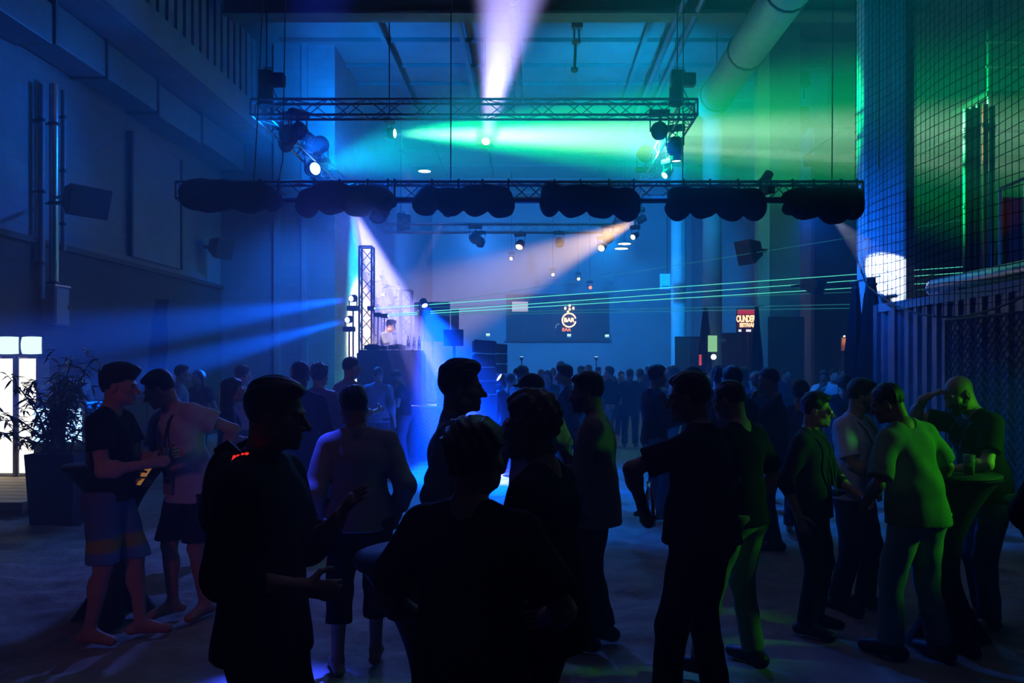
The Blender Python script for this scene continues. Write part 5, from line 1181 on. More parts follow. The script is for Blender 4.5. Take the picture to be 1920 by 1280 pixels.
p = P(1247, 528, 33); t = empty('wall_unit', p, 0, 'pale upright box on a bracket in front of the fourth column', 'box'); MB().bev((0, 0, 0), (.42, .2, .64), .02).build('case', M_COL, t); MB().tube([(.1, .05, 0), (.1, .05, 10.4 - p.z)], .02, 6).build('hanger', M_CABLE, t); MB().box((0, -.105, -.2), (.3, .01, .04)).build('vent_slot', M_TRIM, t)
# far right dark partitions behind the crowd
for i, (a, c, Yd, lab) in enumerate((((1265, 632), (1318, 760), 31.0, 'dark low partition behind the far crowd, left of the third column'), ((1350, 625), (1425, 770), 29.0, 'dark low partition behind the far crowd under the festival screen'))):
    pp, qq = P(*a, Yd), P(*c, Yd); t = empty('partition', ((pp.x + qq.x) / 2, Yd, 0), 0, lab, 'partition')
    for k in range(2): MB().bev(((k - .5) * (qq.x - pp.x) / 2, 0, pp.z / 2), ((qq.x - pp.x) / 2 - .02, .08, pp.z), .01).build('board', M_TRIM, t)
    MB().box((0, 0, pp.z), (qq.x - pp.x, .12, .05)).build('top_rail', M_DARKMETAL, t)

# ------------------------------------------------------------------ laser beams: light in the haze drawn as thin glowing tubes
LASER = emit('laser_cyan', (.12, .9, .62), 1.7, clear=.45); LASER_DIM = emit('laser_cyan_dim', (.06, .65, .55), .45, clear=.7)
def laser(a, c, label, r=.009, m=None, Ya=16.6):
    s_ = P(a[0], a[1], Ya); px, py = c; X = 11.4
    Ye = X / (px - CX) * F_PX; e = P(px, py, Ye)
    if Ye > 24: e = s_.lerp(e, (23.9 - s_.y) / (e.y - s_.y))
    o = MB().tube([(0, 0, 0), e - s_], r, 6).build('laser_beam', m or LASER, None, s_); tag(o, label, 'laser beam', 'laser beams from the stage')
laser((703, 578), (1805, 500), 'topmost of the bright parallel laser beams crossing to the right')
laser((716, 590), (1805, 511), 'second bright laser beam just under the topmost one')
laser((728, 592), (1805, 527), 'third bright laser beam, a little steeper than the flat ones')
laser((716, 589), (1805, 566), 'faint nearly flat laser beam below the bright ones', .012, LASER_DIM)
laser((728, 592), (1805, 574), 'lowest faint flat laser beam', .012, LASER_DIM)
laser((703, 580), (1805, 540), 'faint laser beam between the bright and the flat ones', .010, LASER_DIM)
laser((800, 571), (1805, 412), 'steep thin laser beam climbing to the right from the tall screen', .008, LASER_DIM)
for (px, py, lab) in ((703, 578, 'upper small laser projector beside the DJ'), (716, 590, 'middle small laser projector beside the DJ'), (728, 592, 'lower small laser projector beside the DJ')):
    p = P(px, py, 16.62); t = empty('laser_projector', p, 0, lab, 'projector', 'laser projectors by the DJ'); MB().bev((-.08, 0, 0), (.14, .12, .09), .01).build('case', M_BLACK, t); MB().lathe([(.001, .0), (.015, 0), (.015, .006), (.001, .006)], 10, (-.008, 0, 0), M=Matrix.Rotation(math.pi / 2, 3, 'Y')).build('aperture', LENS_COOL, t); MB().tube([(-.08, 0, -.045), (-.08, .0, SZ - p.z)], .012, 6).build('stand', M_DARKMETAL, t)

# ------------------------------------------------------------------ left: glowing cabinets, deck, counter, plant
M_WOOD = mat('deck_wood', (.34, .24, .15), .7, vary=.3, scale=3, stretch=(1, 12, 1))
t = empty('wooden_deck', (-7.31, 10.9, 0), 0, 'low wooden deck in the left corner below the glowing cabinets', 'deck')
pm_ = MB().bev((0, 0, .10), (2.3, .27, .10), .012).mesh('plank', M_WOOD)
for k in range(9): link('plank', pm_, t, (0, -1.12 + .28 * k, 0))
MB().box((0, 0, .03), (2.2, 2.4, .06)).build('underframe', M_TRIM, t)
for i, (x0, x1, lab) in enumerate(((-40, 31, 'tall white glowing cabinet at the left edge of the picture'), (34, 72, 'narrow white glowing cabinet beside the potted bamboo'))):
    Yd = 11.9; a, c = P(x0, 668, Yd), P(x1, 905, Yd); t = empty('light_cabinet', ((a.x + c.x) / 2, Yd, .15), 0, lab, 'cabinet', 'glowing cabinets in the left corner')
    W_, H_ = c.x - a.x, a.z - .15; MB().bev((0, .15, H_ / 2), (W_, .26, H_), .01).build('case', M_DUCT, t); MB().box((.0, .005, H_ / 2 + .01), (W_ * .84, .02, H_ * .95)).build('lit_panel', emit('cabinet_glow', (1.0, .93, .76), 2.6, sample=True), t)
    for q in (-1, 1): MB().box((q * W_ * .46, .0, H_ / 2), (W_ * .07, .05, H_)).build('frame_strip', M_PANEL, t)
for (x0, x1, lab) in ((-10, 36, 'left glowing television on top of the tall cabinet'), (40, 79, 'right glowing television beside the other one')):
    Yd = 11.85; a, c = P(x0, 627, Yd), P(x1, 660, Yd); W_, H_ = c.x - a.x, a.z - c.z; t = empty('television', ((a.x + c.x) / 2, Yd, c.z - .05), 0, lab, 'television', 'glowing televisions in the left corner')
    MB().bev((0, .14, H_ / 2 + .02), (W_ + .03, .26, H_ + .05), .02).build('case', M_TRIM, t)
    n = 8; vs, fs = [], []
    for i in range(n + 1):
        for j in range(n + 1): u_, v_ = i / n * 2 - 1, j / n * 2 - 1; vs.append((u_ * W_ / 2 * (1 - .05 * v_ * v_), -.035 + .02 * (u_ * u_ + v_ * v_), H_ / 2 + .02 + v_ * H_ / 2 * (1 - .05 * u_ * u_)))
    for i in range(n):
        for j in range(n): a_ = i * (n + 1) + j; fs.append((a_, a_ + n + 1, a_ + n + 2, a_ + 1))
    MB().add(vs, fs, True).build('screen', emit('television_glow', (.72, 1.0, .93), 1.5, sample=True), t)
    MB().box((0, .15, -.015), (W_ * .6, .2, .05)).build('foot', M_TRIM, t)
M_GLOWB = emit('counter_blue_glow', (.35, .6, 1.0), 3.0, sample=True)
t = empty('glow_counter', (P(118, 760, 11.2).x, 11.2, .152), 0, 'small counter with blue-white glowing fronts behind the bamboo', 'counter')
MB().bev((0, .1, .55), (.75, .35, 1.1), .02).build('body', M_TRIM, t); MB().bev((0, .08, 1.12), (.80, .42, .04), .01).build('top', M_DARKMETAL, t)
for x in (-.24, .20): MB().box((x, -.09, .82), (.22, .02, .46)).build('lit_front', M_GLOWB, t)
p = P(115, 975, 9.2); t = empty('potted_bamboo', (p.x, 9.2, 0), 0, 'bushy potted bamboo in a tall black planter before the glowing cabinets', 'plant')
b = MB(); b.add([(-.24, -.20, 0), (.24, -.20, 0), (.24, .20, 0), (-.24, .20, 0), (-.28, -.24, .80), (.28, -.24, .80), (.28, .24, .80), (-.28, .24, .80)], [(3, 2, 1, 0), (0, 1, 5, 4), (1, 2, 6, 5), (2, 3, 7, 6), (3, 0, 4, 7)]); pl = b.build('planter', M_BLACK, t)
MB().box((0, 0, .76), (.52, .44, .04)).build('soil', mat('soil', (.03, .02, .015), .95), pl)
rnd = random.Random(11); LF = [leaf_mesh(.17, .017, LEAF, .2), leaf_mesh(.14, .018, LEAF, .5), leaf_mesh(.20, .016, LEAF, .35)]
stems = [(rnd.uniform(-.12, .12), rnd.uniform(-.1, .1), .76, rnd.uniform(.75, 1.12), rnd.uniform(-.42, .42), rnd.uniform(-.3, .3)) for _ in range(9)] + [(-.1, -.05, .76, .55, -.55, -.1), (-.1, 0, .76, .30, -.60, -.1), (.1, 0, .76, .6, .5, 0)]
leafy(t, stems, .3, (.8, 1.35), LF, rnd, 24)
bm_l = MB()
for (x, y, z0, h, lx, ly) in stems:
    for k in range(16):
        f = rnd.uniform(.25, 1.0); c = Vector((x + lx * f * f, y + ly * f * f, z0 + h * f)) + Vector((rnd.gauss(0, .10), rnd.gauss(0, .08), rnd.gauss(0, .07))); az0 = rnd.uniform(0, 6.28)
        for j in range(5):
            R = Matrix.Rotation(az0 + rnd.uniform(-1.1, 1.1), 3, 'Z') @ Matrix.Rotation(rnd.uniform(-.5, .7), 3, 'Y'); L = rnd.uniform(.10, .19); w_ = .015
            bm_l.add([R @ Vector(q) + c for q in ((0, 0, 0), (L * .4, -w_, .004), (L, 0, -.25 * L), (L * .4, w_, .004), (L * .4, 0, -.006))], [(0, 1, 4), (1, 2, 4), (2, 3, 4), (3, 0, 4)])
lm_ = bm_l.build('leaf_mass', LEAF, t); lm_['kind'] = 'stuff'

# ------------------------------------------------------------------ standing tables with black stretch covers
def standing_table(X, Y, h, r, label, rz=0.3):
    t = empty('standing_table', (X, Y, 0), rz, label, 'table', 'standing tables with black covers')
    MB().lathe([(.001, h - .03), (r, h - .03), (r, h), (.001, h)], 32).build('table_top', M_CLOTHBLACK, t)
    n, ns = 48, 22; vs, fs = [], []
    for i in range(ns + 1):
        f = i / ns; z = (h - .005) * (1 - f)
        for k in range(n):
            a = 2 * math.pi * k / n; foot = abs(math.cos(2 * a)) ** 1.5
            rt = r + .006; rw = .075; rb = .10 + .20 * foot
            if f < .55: u_ = f / .55; rr = rw + (rt - rw) * (1 - u_) ** 1.9
            else: u_ = (f - .55) / .45; rr = rw + (rb - rw) * u_ ** 1.7
            vs.append((rr * math.cos(a), rr * math.sin(a), max(z, .0) + (.06 * (1 - foot) * ((f - .8) / .2) if f > .8 else 0)))
    for i in range(ns):
        for k in range(n): fs.append((i * n + k, i * n + (k + 1) % n, (i + 1) * n + (k + 1) % n, (i + 1) * n + k))
    MB().add(vs, fs, True).build('stretch_cover', M_CLOTHBLACK, t); return t
standing_table(-2.98, 5.72, 1.10, .34, 'standing table in a black stretch cover between the two young men at left', .3)
standing_table(-.42, 3.28, 1.03, .31, 'standing table in a black cover mostly hidden behind the man in front', .78)
standing_table(2.70, 5.22, 1.10, .32, 'standing table in a black stretch cover beside the bald man', .1)
def tumbler(loc, h, r, m, liquid, label, name='drinking_glass'):
    t = empty(name, loc, 0, label, 'glass'); MB().lathe([(.001, .0), (r * .82, .0), (r, h), (r * .93, h), (r * .78, .012), (.001, .012)], 18).build('glass', m, t)
    MB().lathe([(.001, .013), (r * .76, .013), (r * .88, h * .62), (.001, h * .62)], 18).build('drink', liquid, t); return t
G_CUP = glass('cup_glass', (.9, .95, .95)); DRINK = mat('beer', (.45, .28, .05), .2); DRINKG = mat('green_lit_drink', (.25, .55, .12), .2)  # green light on the glasses is put into the green drink's colour
tumbler(P(1776, 868, 5.22) + Vector((0, 0, -.02)) * 0 + Vector((0, 0, 1.10 - P(1776, 868, 5.22).z)), .16, .034, G_CUP, DRINKG, 'tall glass on the right standing table, the left one')
tumbler(Vector((2.79, 5.12, 1.10)), .13, .036, G_CUP, DRINKG, 'shorter glass on the right standing table, near the bald man')
bottle((-2.88, 5.78, 1.10), .24, .034, mat('white_bottle', (.6, .6, .65), .4), 'white bottle on the left standing table between the two young men')
tumbler(Vector((-3.10, 5.60, 1.10)), .13, .036, G_CUP, DRINK, 'glass on the left standing table near the bamboo')

# slim dark feather banner against the left wall
p = P(290, 560, 15.0); t = empty('feather_banner', (P(275, 0, 15.0).x, 15.0, 0), 0, 'slim dark feather banner standing against the left wall behind the crowd', 'banner')
MB().tube([(0, 0, .03), (.02, 0, 1.6), (.10, 0, 2.6), (.18, 0, p.z)], .014, 8).build('pole', M_DARKMETAL, t); MB().lathe([(.2, 0), (.2, .03), (.03, .05), (.001, .05)], 16).build('foot_plate', M_DARKMETAL, t)
vs, fs = [], []; n = 14
for i in range(n + 1):
    f = i / n; z = 1.75 + (p.z - 1.75) * f; x0 = .03 + .15 * f * f; w_ = .34 * (.75 + .25 * math.sin(math.pi * min(1, f + .2)))
    vs += [(x0, -.004, z), (x0 + w_, -.004 + .03 * math.sin(5 * f), z - .02), (x0 + w_, .004 + .03 * math.sin(5 * f), z - .02), (x0, .004, z)]
for i in range(n):
    for k in range(4): fs.append((i * 4 + k, i * 4 + (k + 1) % 4, i * 4 + 4 + (k + 1) % 4, i * 4 + 4 + k))
fs += [(3, 2, 1, 0), (4 * n, 4 * n + 1, 4 * n + 2, 4 * n + 3)]
MB().add(vs, fs).build('banner_cloth', M_DRAPE, t)
# ------------------------------------------------------------------ the crowd
BLK = fabric('black', (.012, .012, .014)); WHT = fabric('white', (.62, .62, .64)); NAVY = fabric('navy', (.018, .022, .05)); DEN = fabric('dark_denim', (.03, .04, .07))
GRYS = fabric('grey_blue', (.16, .20, .23)); PNK = fabric('pink', (.50, .26, .28)); TAN = fabric('tan', (.26, .20, .12)); OLIVE = fabric('green', (.14, .24, .11)); KHAKI = fabric('khaki', (.30, .27, .17))
LTB = fabric('light_blue', (.32, .40, .52)); JEAN = fabric('blue_jeans', (.10, .15, .26)); PALEJ = fabric('pale_jeans', (.30, .36, .40)); LINEN = fabric('linen', (.42, .38, .36)); PURP = fabric('satin_purple', (.20, .16, .34), .35); SHOE = mat('dark_shoe', (.015, .014, .014), .5)
def swim_shorts():
    m = bpy.data.materials.new('fabric_patterned_shorts'); t, out = nodes(m); b = t.nodes.new('ShaderNodeBsdfPrincipled'); b.inputs['Roughness'].default_value = .9; t.links.new(b.outputs[0], out.inputs['Surface'])
    tc = t.nodes.new('ShaderNodeTexCoord'); sx = t.nodes.new('ShaderNodeSeparateXYZ'); t.links.new(tc.outputs['Object'], sx.inputs[0]); n = t.nodes.new('ShaderNodeTexNoise'); n.inputs['Scale'].default_value = 9; t.links.new(tc.outputs['Object'], n.inputs['Vector'])
    ma = t.nodes.new('ShaderNodeMath'); ma.operation = 'MULTIPLY_ADD'; ma.inputs[1].default_value = .06; t.links.new(n.outputs['Fac'], ma.inputs[0]); t.links.new(sx.outputs[2], ma.inputs[2])
    r = t.nodes.new('ShaderNodeValToRGB'); mr = t.nodes.new('ShaderNodeMapRange'); mr.inputs[1].default_value = .5; mr.inputs[2].default_value = 1.0; t.links.new(ma.outputs[0], mr.inputs[0]); t.links.new(mr.outputs[0], r.inputs[0]); e = r.color_ramp.elements
    e[0].color = (.10, .30, .55, 1); e[0].position = .0; e[1].color = (.12, .20, .34, 1); e[1].position = 1.0
    for (p_, c_) in ((.26, (.12, .34, .55, 1)), (.32, (.45, .42, .08, 1)), (.44, (.40, .38, .10, 1)), (.48, (.10, .26, .42, 1))): q = e.new(p_); q.color = c_
    t.links.new(r.outputs[0], b.inputs['Base Color']); return m
PATT = swim_shorts()
def held(pi, side, kind, label, **kw):
    """a thing in the hand: stands in the ring the fingers make"""
    g, d, n, sd = pi['grip'][side]; w_ = pi['world'](g + np.array([0, 0, -.045])); loc = Vector(w_)
    if kind == 'glass': return tumbler(loc, .13, .034, G_CUP, kw.get('liq', DRINK), label)
    if kind == 'bottle': return bottle(loc, .23, .032, kw.get('m', G_GREEN), label)
    if kind == 'phone':
        t = empty('mobile_phone', Vector(pi['world'](g)), -pi['th'], label, 'phone'); R = Matrix.Rotation(math.radians(-50), 3, 'X'); MB().bev((0, .0, .03), (.072, .150, .009), .003, R).build('case', M_BLACK, t); MB().box(R @ Vector((0, 0, .0052)) + Vector((0, 0, .03)), (.064, .136, .001), R).build('screen', emit(kw.get('em', 'phone_screen'), kw.get('col', (.5, .6, .8)), kw.get('st', .3)), t); return t
G_OLD = tumbler
# --- near and middle people, left to right
a = person(204, 5.22, 86, 1.80, .92, 3, 0, (2, 0, 0), armL=((-.12, .34, 1.19), (-.5, -.6, -1)), armR=((.12, .30, 1.16), (.5, -.6, -1)), feet=((-.10, .16, 0), (.05, -.10, 0, 15, (.35, 1, .2))), lod=0, topm=BLK, bot='shorts', botm=PATT, legs=.53, hair='bowl', hairc='black', hem=.92, curl=(.9, .9), seed=1, label='young man in black T-shirt and patterned swim shorts, thick fringe, facing right at left')
lanyard(a, 1.0, badge=False); held(a, 1, 'glass', 'glass with green glint in the hand of the young man in swim shorts', liq=DRINKG)
a = person(362, 5.78, 207, 1.80, .98, 8, 13, (10, 52, 0), armL=((-.10, -.15, 1.10), (-1, -.4, .8)), armR=((.10, .34, 1.02), (.6, -.6, -.8)), feet=((-.10, -.02, 0), (.13, .06, 0)), lod=0, topm=WHT, bot='shorts', botm=NAVY, legs=.55, hair='short', hairc='black', hem=.82, curl=(.4, .9), seed=2, loose=1.5, label='man in white T-shirt with lanyard leaning left, one hand on his hip')
lanyard(a, .98, .19, colr=(.35, .3, .3)); held(a, 1, 'phone', 'phone with an orange screen held low by the man in white T-shirt', em='phone_orange', col=(1, .45, .12), st=.25)
a = person(490, 2.84, 96, 1.755, .95, 1, 0, (6, -6, 0), armL=((-.05, .26, 1.26), (-.6, -.4, -1), (.1, .55, .8), (-.3, .6, .0)), armR=((.10, .20, 1.06), (.5, -.4, -1)), lod=0, top='shirt', topm=fabric('dark_shirt', (.016, .016, .02)), sleeve=1.45, hem=.80, botm=BLK, hair='short', hairc='dark', tone='tan', curl=(.15, .35), seed=3, loose=1.9, shoes=SHOE, label='dark silhouetted man in a loose shirt in profile at left front, gesturing')
t = empty('backpack', Vector(a['world'](V(-.02, -.165, 1.10))), -a['th'], 'black backpack with a red glowing strip on the silhouetted man at left', 'bag'); f_ = Field((-.18, -.16, -.05), (.18, .14, .46), .014); f_.ell((0, .02, .24), (.13, .055, .17), k=.03); f_.ell((0, -.01, .18), (.10, .045, .09), k=.03); v_, q_ = f_.surface(); link('bag_body', np_mesh('bag_body', v_, q_, M_CLOTHBLACK), t)
for k_ in range(4): MB().bev((.128, .118 + .015 * k_, .383 + .004 * k_), (.012, .011, .020 - .003 * (k_ % 2)), .003, Matrix.Rotation(-.3 + .2 * (k_ % 2), 3, 'X')).build('red_light', emit('red_strip_glow', (1.0, .03, .02), .9), t)
for q in (-1, 1): MB().tube([(q * .08, .03, .40), (q * .1, .08, .43), (q * .11, .14, .38)], .014, 6).build('strap', M_CLOTHBLACK, t)
a = person(676, 4.72, -14, 1.68, 1.02, 4, -2, (10, -22, 0), armL=((-.25, .08, .93), (-.4, -1, 0)), armR=((.24, .10, .95), (.5, -1, 0)), feet=((-.14, -.02, 0), (.10, .12, 0)), lod=0, top='shirt', topm=LINEN, sleeve=1.75, hem=.89, botm=fabric('black_trousers', (.010, .010, .012)), legs=.30, hair='short', hairc='black', tone='tan', seed=4, loose=1.6, label='man seen from behind in a pale loose shirt and rolled dark trousers')
a = person(562, 7.6, 350, 1.83, 1.08, 2, 0, (0, -10, 0), armL='hold', armR='down', lod=1, top='jacket', topm=NAVY, sleeve=1.95, hem=.80, botm=NAVY, hair='short', hairc='black', tone='brown', seed=5, shoes=SHOE, label='tall man in dark navy jacket seen from behind, left of the man in pale shirt')
a = person(428, 8.0, 75, 1.67, .85, 2, 0, (0, 0, 0), armR='hold', armL='down', lod=1, topm=NAVY, hair='long', hairc='black', seed=6, label='woman with long dark hair in profile behind the man in white T-shirt')
a = person(452, 10.6, 40, 1.80, 1.0, lod=1, topm=WHT, sleeve=.6, hair='short', hairc='brown', armR='hold', seed=7, label='man in white shirt behind the long haired woman, thin ray at his head')
a = person(338, 12.4, 70, 1.80, 1.0, lod=1, topm=LTB, hair='short', hairc='dark', seed=8, label='hazy man in light shirt far behind the man in white T-shirt')
a = person(374, 13.2, 200, 1.72, .9, lod=2, topm=NAVY, hair='long', hairc='brown', seed=9, label='hazy woman in dark clothes far behind at the left')
a = person(597, 9.2, 15, 1.81, .98, lod=1, topm=PURP, sleeve=1.9, top='shirt', hair='curly', hairc='dark', armR='hold', seed=10, label='person with shiny curly hair and glossy purple shirt seen from behind')
a = person(655, 9.8, 40, 1.90, .95, lod=1, topm=LTB, hair='fade', hairc='dark', armR='hold', seed=11, head=(0, 15, 0), label='very tall man in light teal shirt, head above the others, left of stage tower')
a = person(708, 13.0, 5, 1.78, 1.1, lod=1, top='shirt', topm=LTB, sleeve=1.5, botm=NAVY, hair='crop', hairc='dark', armR='down', armL='front', seed=12, label='man in light blue shirt and dark trousers seen from behind before the stage')
a = person(760, 14.3, 272, 1.74, .98, 8, 0, (18, 0, 0), lod=1, topm=NAVY, botm=JEAN, hair='fade', hairc='dark', armR='phone', armL='phone', seed=13, curl=(.7, .7), label='man in dark T-shirt and jeans looking down at his phone before the stage')
held(a, 1, 'phone', 'phone in the hands of the man before the stage')
a = person(845, 4.15, 86, 1.815, .95, 2, 0, (0, 0, 0), armL='down', armR=((.20, .10, .95), (.5, -1, 0)), lod=0, top='tee', topm=GRYS, sleeve=1.9, hem=.86, hair='quiff', hairc='dark', seed=14, label='man in grey-blue sweater in sharp profile facing right in the middle')
a = person(880, 2.48, 16, 1.62, 1.10, 2, 0, (-4, 24, 0), armL=((-.22, .20, 1.02), (-.8, -.6, -.3)), armR=((.20, .26, 1.06), (.8, -.6, -.4)), lod=0, topm=BLK, sleeve=.8, hem=.78, botm=BLK, hair='curly', hairc='brown', seed=15, loose=1.4, label='silhouetted person with tousled hair and black T-shirt in the front middle, back turned')
a = person(1022, 3.0, 292, 1.69, 1.14, 2, 0, (3, 5, 0), armL=((-.12, .30, 1.15), (-.6, -.6, -1)), armR=((.22, .22, 1.0), (1, -.4, -.3)), lod=0, topm=BLK, sleeve=.75, hem=.80, botm=BLK, hair='curly', hairc='fair', beard=1.0, tone='tan', seed=16, label='bearded man with bushy hair and black T-shirt in the front middle, facing left')
a = person(1000, 5.5, 330, 1.735, 1.0, 0, 0, (4, 0, 0), lod=1, topm=PNK, hair='crop', hairc='black', tone='brown', armL='hold', armR='down', seed=17, label='man with dark cap and pink T-shirt hidden behind the bushy haired man'); cap(a, mat('cap_black', (.012, .012, .014), .8), brim=True)
a = person(1116, 5.15, 282, 1.755, 1.08, 1, 0, (6, 0, 0), armL='hold', armR=((.20, .16, 1.0), (.9, -.8, 0)), feet=((-.12, .06, 0), (.12, -.04, 0)), lod=0, top='tee', topm=TAN, sleeve=1.9, hem=.80, botm=BLK, hair='short', hairc='black', beard=1.0, tone='tan', seed=18, loose=1.6, shoes=SHOE, label='bearded man in a long tan sweater facing left, right of the middle'); lanyard(a, 1.0, .2, badge=False)
a = person(1318, 4.05, 302, 1.765, 1.26, 3, 0, (4, -6, 0), armL=((-.16, .26, 1.08), (-.7, .7, .3)), armR=((.26, .10, 1.0), (1, -.6, -.2)), feet=((-.28, .10, 0), (.20, .0, 0)), lod=0, top='polo', topm=fabric('black_polo', (.012, .014, .013)), sleeve=.75, hem=.92, botm=fabric('black_trousers', (.010, .010, .012)), hair='short', hairc='dark', curl=(.9, .3), seed=19, loose=1.3, shoes=SHOE, label='heavy man in black polo with glasses, back turned, bottle in his left hand'); glasses(a); held(a, -1, 'bottle', 'bottle glinting blue in the hand of the heavy man in black polo', m=G_CLEAR)
a = person(1390, 4.78, 318, 1.72, 1.08, 3, 0, (10, -10, 0), armL='hold', armR=((.24, .06, .93), (1, -.5, 0)), feet=((-.34, .05, 0), (.10, -.02, 0)), lod=0, topm=BLK, sleeve=.8, hem=.90, botm=KHAKI, hair='crop', hairc='brown', seed=20, label='man in black T-shirt and khaki trousers with green lit arm behind the heavy man', shoes=SHOE)
a = person(1226, 9.4, 72, 1.79, .98, 1, 0, (0, 0, 0), armR='hold', armL='hold', lod=1, top='shirt', topm=NAVY, sleeve=1.9, botm=JEAN, hair='quiff', hairc='black', seed=21, label='man in navy shirt and jeans in profile facing right, holding a drink'); held(a, 1, 'glass', 'drink in the hand of the man in navy shirt')
a = person(1303, 8.6, 250, 1.78, 1.0, lod=1, topm=NAVY, hair='crop', hairc='black', seed=22, label='man in a dark peaked cap above the heavy man'); cap(a, mat('cap_navy', (.012, .016, .04), .8), brim=True, back=True)
a = person(1347, 10.2, 20, 1.77, 1.0, lod=1, topm=NAVY, hair='curly', hairc='black', seed=23, label='dark haired person right of the peaked cap, back turned')
a = person(1376, 7.4, 330, 1.785, 1.0, lod=1, topm=BLK, hair='short', hairc='black', armL='hold', seed=24, label='dark haired man in black behind the man with the green lit arm')
a = person(1452, 7.9, 286, 1.775, 1.05, 2, 0, (3, 0, 0), armL='drink', armR='down', lod=1, top='jacket', topm=fabric('dark_jacket', (.02, .02, .03)), sleeve=1.9, hem=.84, botm=NAVY, hair='fade', hairc='dark', tone='tan', seed=25, shoes=SHOE, label='man in dark jacket in profile raising his hand to his mouth')
a = person(1500, 8.6, 30, 1.62, .9, lod=1, topm=fabric('blue_print', (.05, .10, .20), vary=.6), hair='bushy', hairc='black', seed=26, label='shorter dark haired person in blue print left of the man with spectacles')
a = person(1516, 5.45, 128, 1.615, 1.06, 2, 0, (2, -14, 0), armL='front', armR='down', lod=0, top='shirt', topm=fabric('dark_checked', (.02, .024, .03)), sleeve=1.4, hem=.86, botm=fabric('black_trousers', (.010, .010, .012)), hair='short', hairc='dark', tone='tan', seed=27, shoes=SHOE, label='shorter man with spectacles and dark shirt smiling to the right'); glasses(a, mat('steel_frame', (.5, .5, .5), .2, 1)); lanyard(a, .98, .19, badge=False)
a = person(1598, 5.95, 138, 1.70, 1.06, 3, 0, (4, -30, 0), armL='front', armR=((.10, .33, 1.05), (.7, -.6, -.6)), feet=((-.10, .05, 0), (.12, -.05, 0)), lod=0, topm=WHT, sleeve=.8, hem=.86, botm=DEN, hair='short', hairc='black', tone='tan', beard=.9, seed=28, loose=1.4, label='man in white T-shirt with dark lanyard and badge at right', shoes=SHOE); lanyard(a, .93, .20)
a = person(1724, 4.92, 332, 1.72, 1.14, 9, -7, (10, -25, -4), armL=((-.26, .20, .98), (-.8, -.8, -.2)), armR=((.26, .12, .96), (1, -.6, 0)), feet=((-.14, .10, 0), (.12, -.06, 0)), lod=0, topm=OLIVE, sleeve=.85, hem=.86, botm=PALEJ, hair='crop', hairc='black', tone='brown', seed=29, loose=1.3, wr=1.5, label='man in green lit T-shirt and pale jeans seen from behind at right', shoes=SHOE)
a = person(1852, 5.52, 262, 1.77, 1.08, 12, 2, (14, 0, 0), armL=((-.12, .42, 1.10), (-.9, -.5, -.6), (.2, 1, -.1)), armR=((.10, .40, 1.585), (.75, .75, -.15), (-.28, -.72, .42), (0, -.45, -.9)), feet=((-.10, .06, 0), (.14, -.08, 0)), lod=0, topm=BLK, sleeve=.7, hem=.88, botm=JEAN, hair='bald', hairc='dark', beard=1.0, curl=(.8, .3), seed=30, label='bald bearded man in black T-shirt, hand on his brow, forearm on the table'); lanyard(a, .98, .2, badge=False)
a = person(0, 3.5, 350, 1.75, 1.1, lod=1, topm=BLK, sleeve=1.9, botm=BLK, hair='short', X=2.42, armR='hip', armL='hip', seed=31, label='person in black cut off by the right edge of the picture')
# --- DJ on the stage
a = person(722, 16.75, 100, 1.78, .95, 6, 0, (14, 0, 0), armL='table', armR='table', lod=1, topm=WHT, sleeve=.7, botm=BLK, hair='quiff', hairc='dark', seed=32, label='DJ in white T-shirt behind the booth on the stage, lit by the beam'); a['root'].location.z = SZ
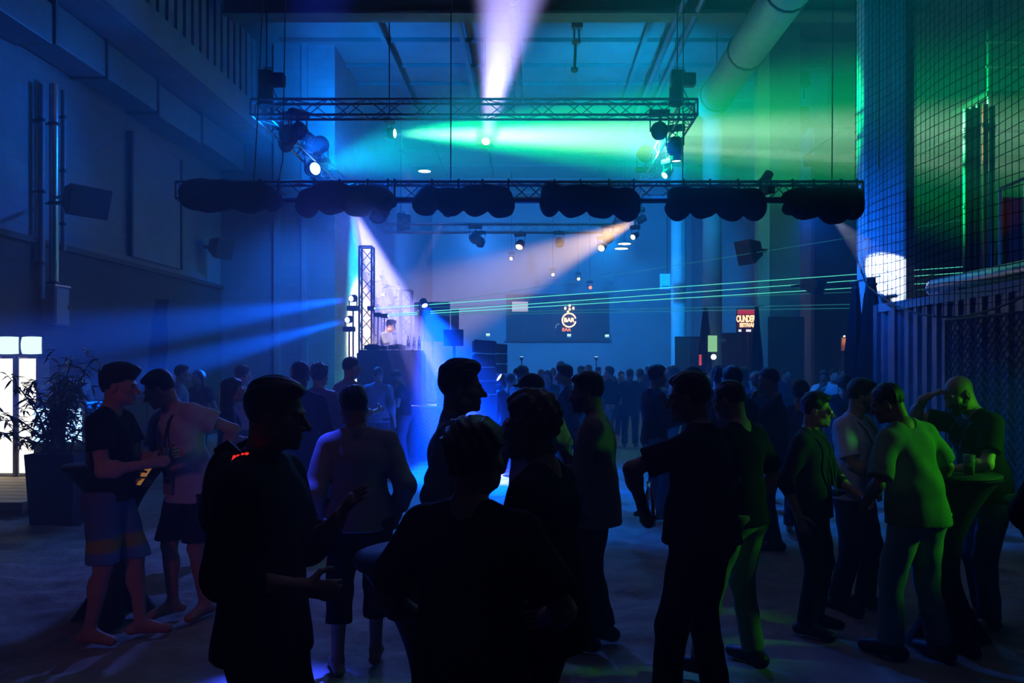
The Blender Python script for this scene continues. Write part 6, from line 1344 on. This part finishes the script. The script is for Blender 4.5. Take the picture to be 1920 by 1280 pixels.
# --- far crowd
far = [
 (977, 11.2, 60, 1.80, LTB, 'bun', 'person in light shirt with a hair bun, right of the loudspeaker stacks', DEN), (1028, 15.5, 200, 1.70, NAVY, 'long', 'woman with long hair in dark clothes in the far crowd', NAVY), (1050, 17.0, 20, 1.88, WHT, 'short', 'tall man in white shirt in the far crowd behind the profile man', DEN),
 (1066, 10.4, 280, 1.80, NAVY, 'quiff', 'man in dark navy in profile facing left before the far crowd', JEAN), (1086, 21.0, 90, 1.78, GRYS, 'short', 'hazy far man in grey facing right, near the bar sign', NAVY), (1104, 22.5, 0, 1.80, NAVY, 'curly', 'hazy far man with curly hair, back turned', NAVY),
 (1140, 24.0, 180, 1.78, NAVY, 'short', 'hazy far man in dark facing the camera, under the right exit sign', NAVY), (1147, 17.8, 300, 1.77, BLK, 'short', 'far man in black T-shirt and pale trousers raising a drink', WHT), (1181, 17.6, 10, 1.72, BLK, 'short', 'far woman in dark top seen from behind, standing on the open sand', NAVY),
 (1164, 20.0, 160, 1.66, LTB, 'bun', 'far woman in pale top between the drinker and the woman in dark', NAVY), (1199, 19.0, 30, 1.70, NAVY, 'bushy', 'far bushy haired person left of the man in navy shirt', NAVY), (1268, 15.0, 265, 1.77, LTB, 'curly', 'far man in pale shirt in profile facing left, right of the man in navy', DEN),
 (1240, 22.0, 120, 1.75, GRYS, 'short', 'hazy far man in grey behind the navy shirt man, near side', NAVY), (1256, 26.0, 200, 1.76, NAVY, 'short', 'hazy far man in dark near the dark partition', NAVY), (1290, 24.0, 90, 1.74, NAVY, 'short', 'hazy far person left of the red post', NAVY),
 (1330, 20.5, 0, 1.79, NAVY, 'short', 'far man in dark below the globe lamp, back turned', NAVY), (1372, 18.5, 45, 1.83, NAVY, 'short', 'far taller man in dark under the festival screen', NAVY), (1405, 21.5, 200, 1.73, LTB, 'long', 'far woman in pale top below the festival screen', NAVY),
 (1416, 12.8, 60, 1.72, NAVY, 'bun', 'person in dark with a bun left of the jacket man', NAVY), (1470, 17.0, 150, 1.74, NAVY, 'short', 'far man in dark at the foot of the second column', NAVY), (1545, 15.8, 200, 1.70, WHT, 'short', 'man in white T-shirt lit green in the distance at right', DEN),
 (1562, 16.2, 185, 1.72, WHT, 'short', 'man in white T-shirt with lanyard in the distance at right', NAVY), (1580, 17.2, 170, 1.78, LTB, 'short', 'blue lit man in pale shirt in the distance at right', NAVY), (1012, 19.0, 150, 1.70, NAVY, 'short', 'hazy far man in dark left of the tall man in white', NAVY),
 (1120, 27.0, 90, 1.74, GRYS, 'short', 'hazy distant man near the bar, right of the ring sign', NAVY), (1214, 29.0, 0, 1.76, NAVY, 'short', 'hazy distant man near the bar, far right', NAVY), (1038, 28.0, 0, 1.72, NAVY, 'long', 'hazy distant woman near the bar, below the ring sign', NAVY), (955, 13.2, 30, 1.66, NAVY, 'short', 'dark person half hidden just right of the loudspeaker stacks', NAVY),
 (1422, 10.8, 350, 1.70, NAVY, 'short', 'dark person half hidden before the jacket man', NAVY), (1395, 14.0, 20, 1.76, NAVY, 'curly', 'curly haired person in dark behind the black clad man', NAVY), (1582, 11.0, 30, 1.66, NAVY, 'bushy', 'dark bushy haired person half hidden left of the man in white T-shirt', NAVY), (140, 11.95, 110, 1.74, fabric('cream', (.5, .45, .38)), 'short', 'pale dressed man behind the bamboo by the glowing counter', NAVY)]
poses = ['hold', 'down', 'pocket', 'drink', 'hold', 'cross', 'phone']
for i, (px, Yd, fc, Hh, tm, hr_, lab, bm_) in enumerate(far):
    a = person(px, Yd, fc, Hh, .92 + .04 * (i % 5), 1 + i % 3, 0, ((i * 7) % 11 - 4, (i * 13) % 30 - 15, 0), armL=poses[(i * 3) % 7], armR=poses[(i * 5 + 1) % 7], lod=1 if Yd < 12 else 2, topm=tm, botm=bm_, sleeve=(.6, 1.9)[i % 2], hair=hr_, hairc=('black', 'dark', 'brown')[i % 3], tone=('fair', 'tan', 'brown')[i % 3], seed=40 + i, label=lab)
    if 'glowing counter' in lab: a['root'].location.z = .15
    if lab.startswith('man in white T-shirt with lanyard'): lanyard(a, 1.0, .18)
    if 'raising a drink' in lab: pass
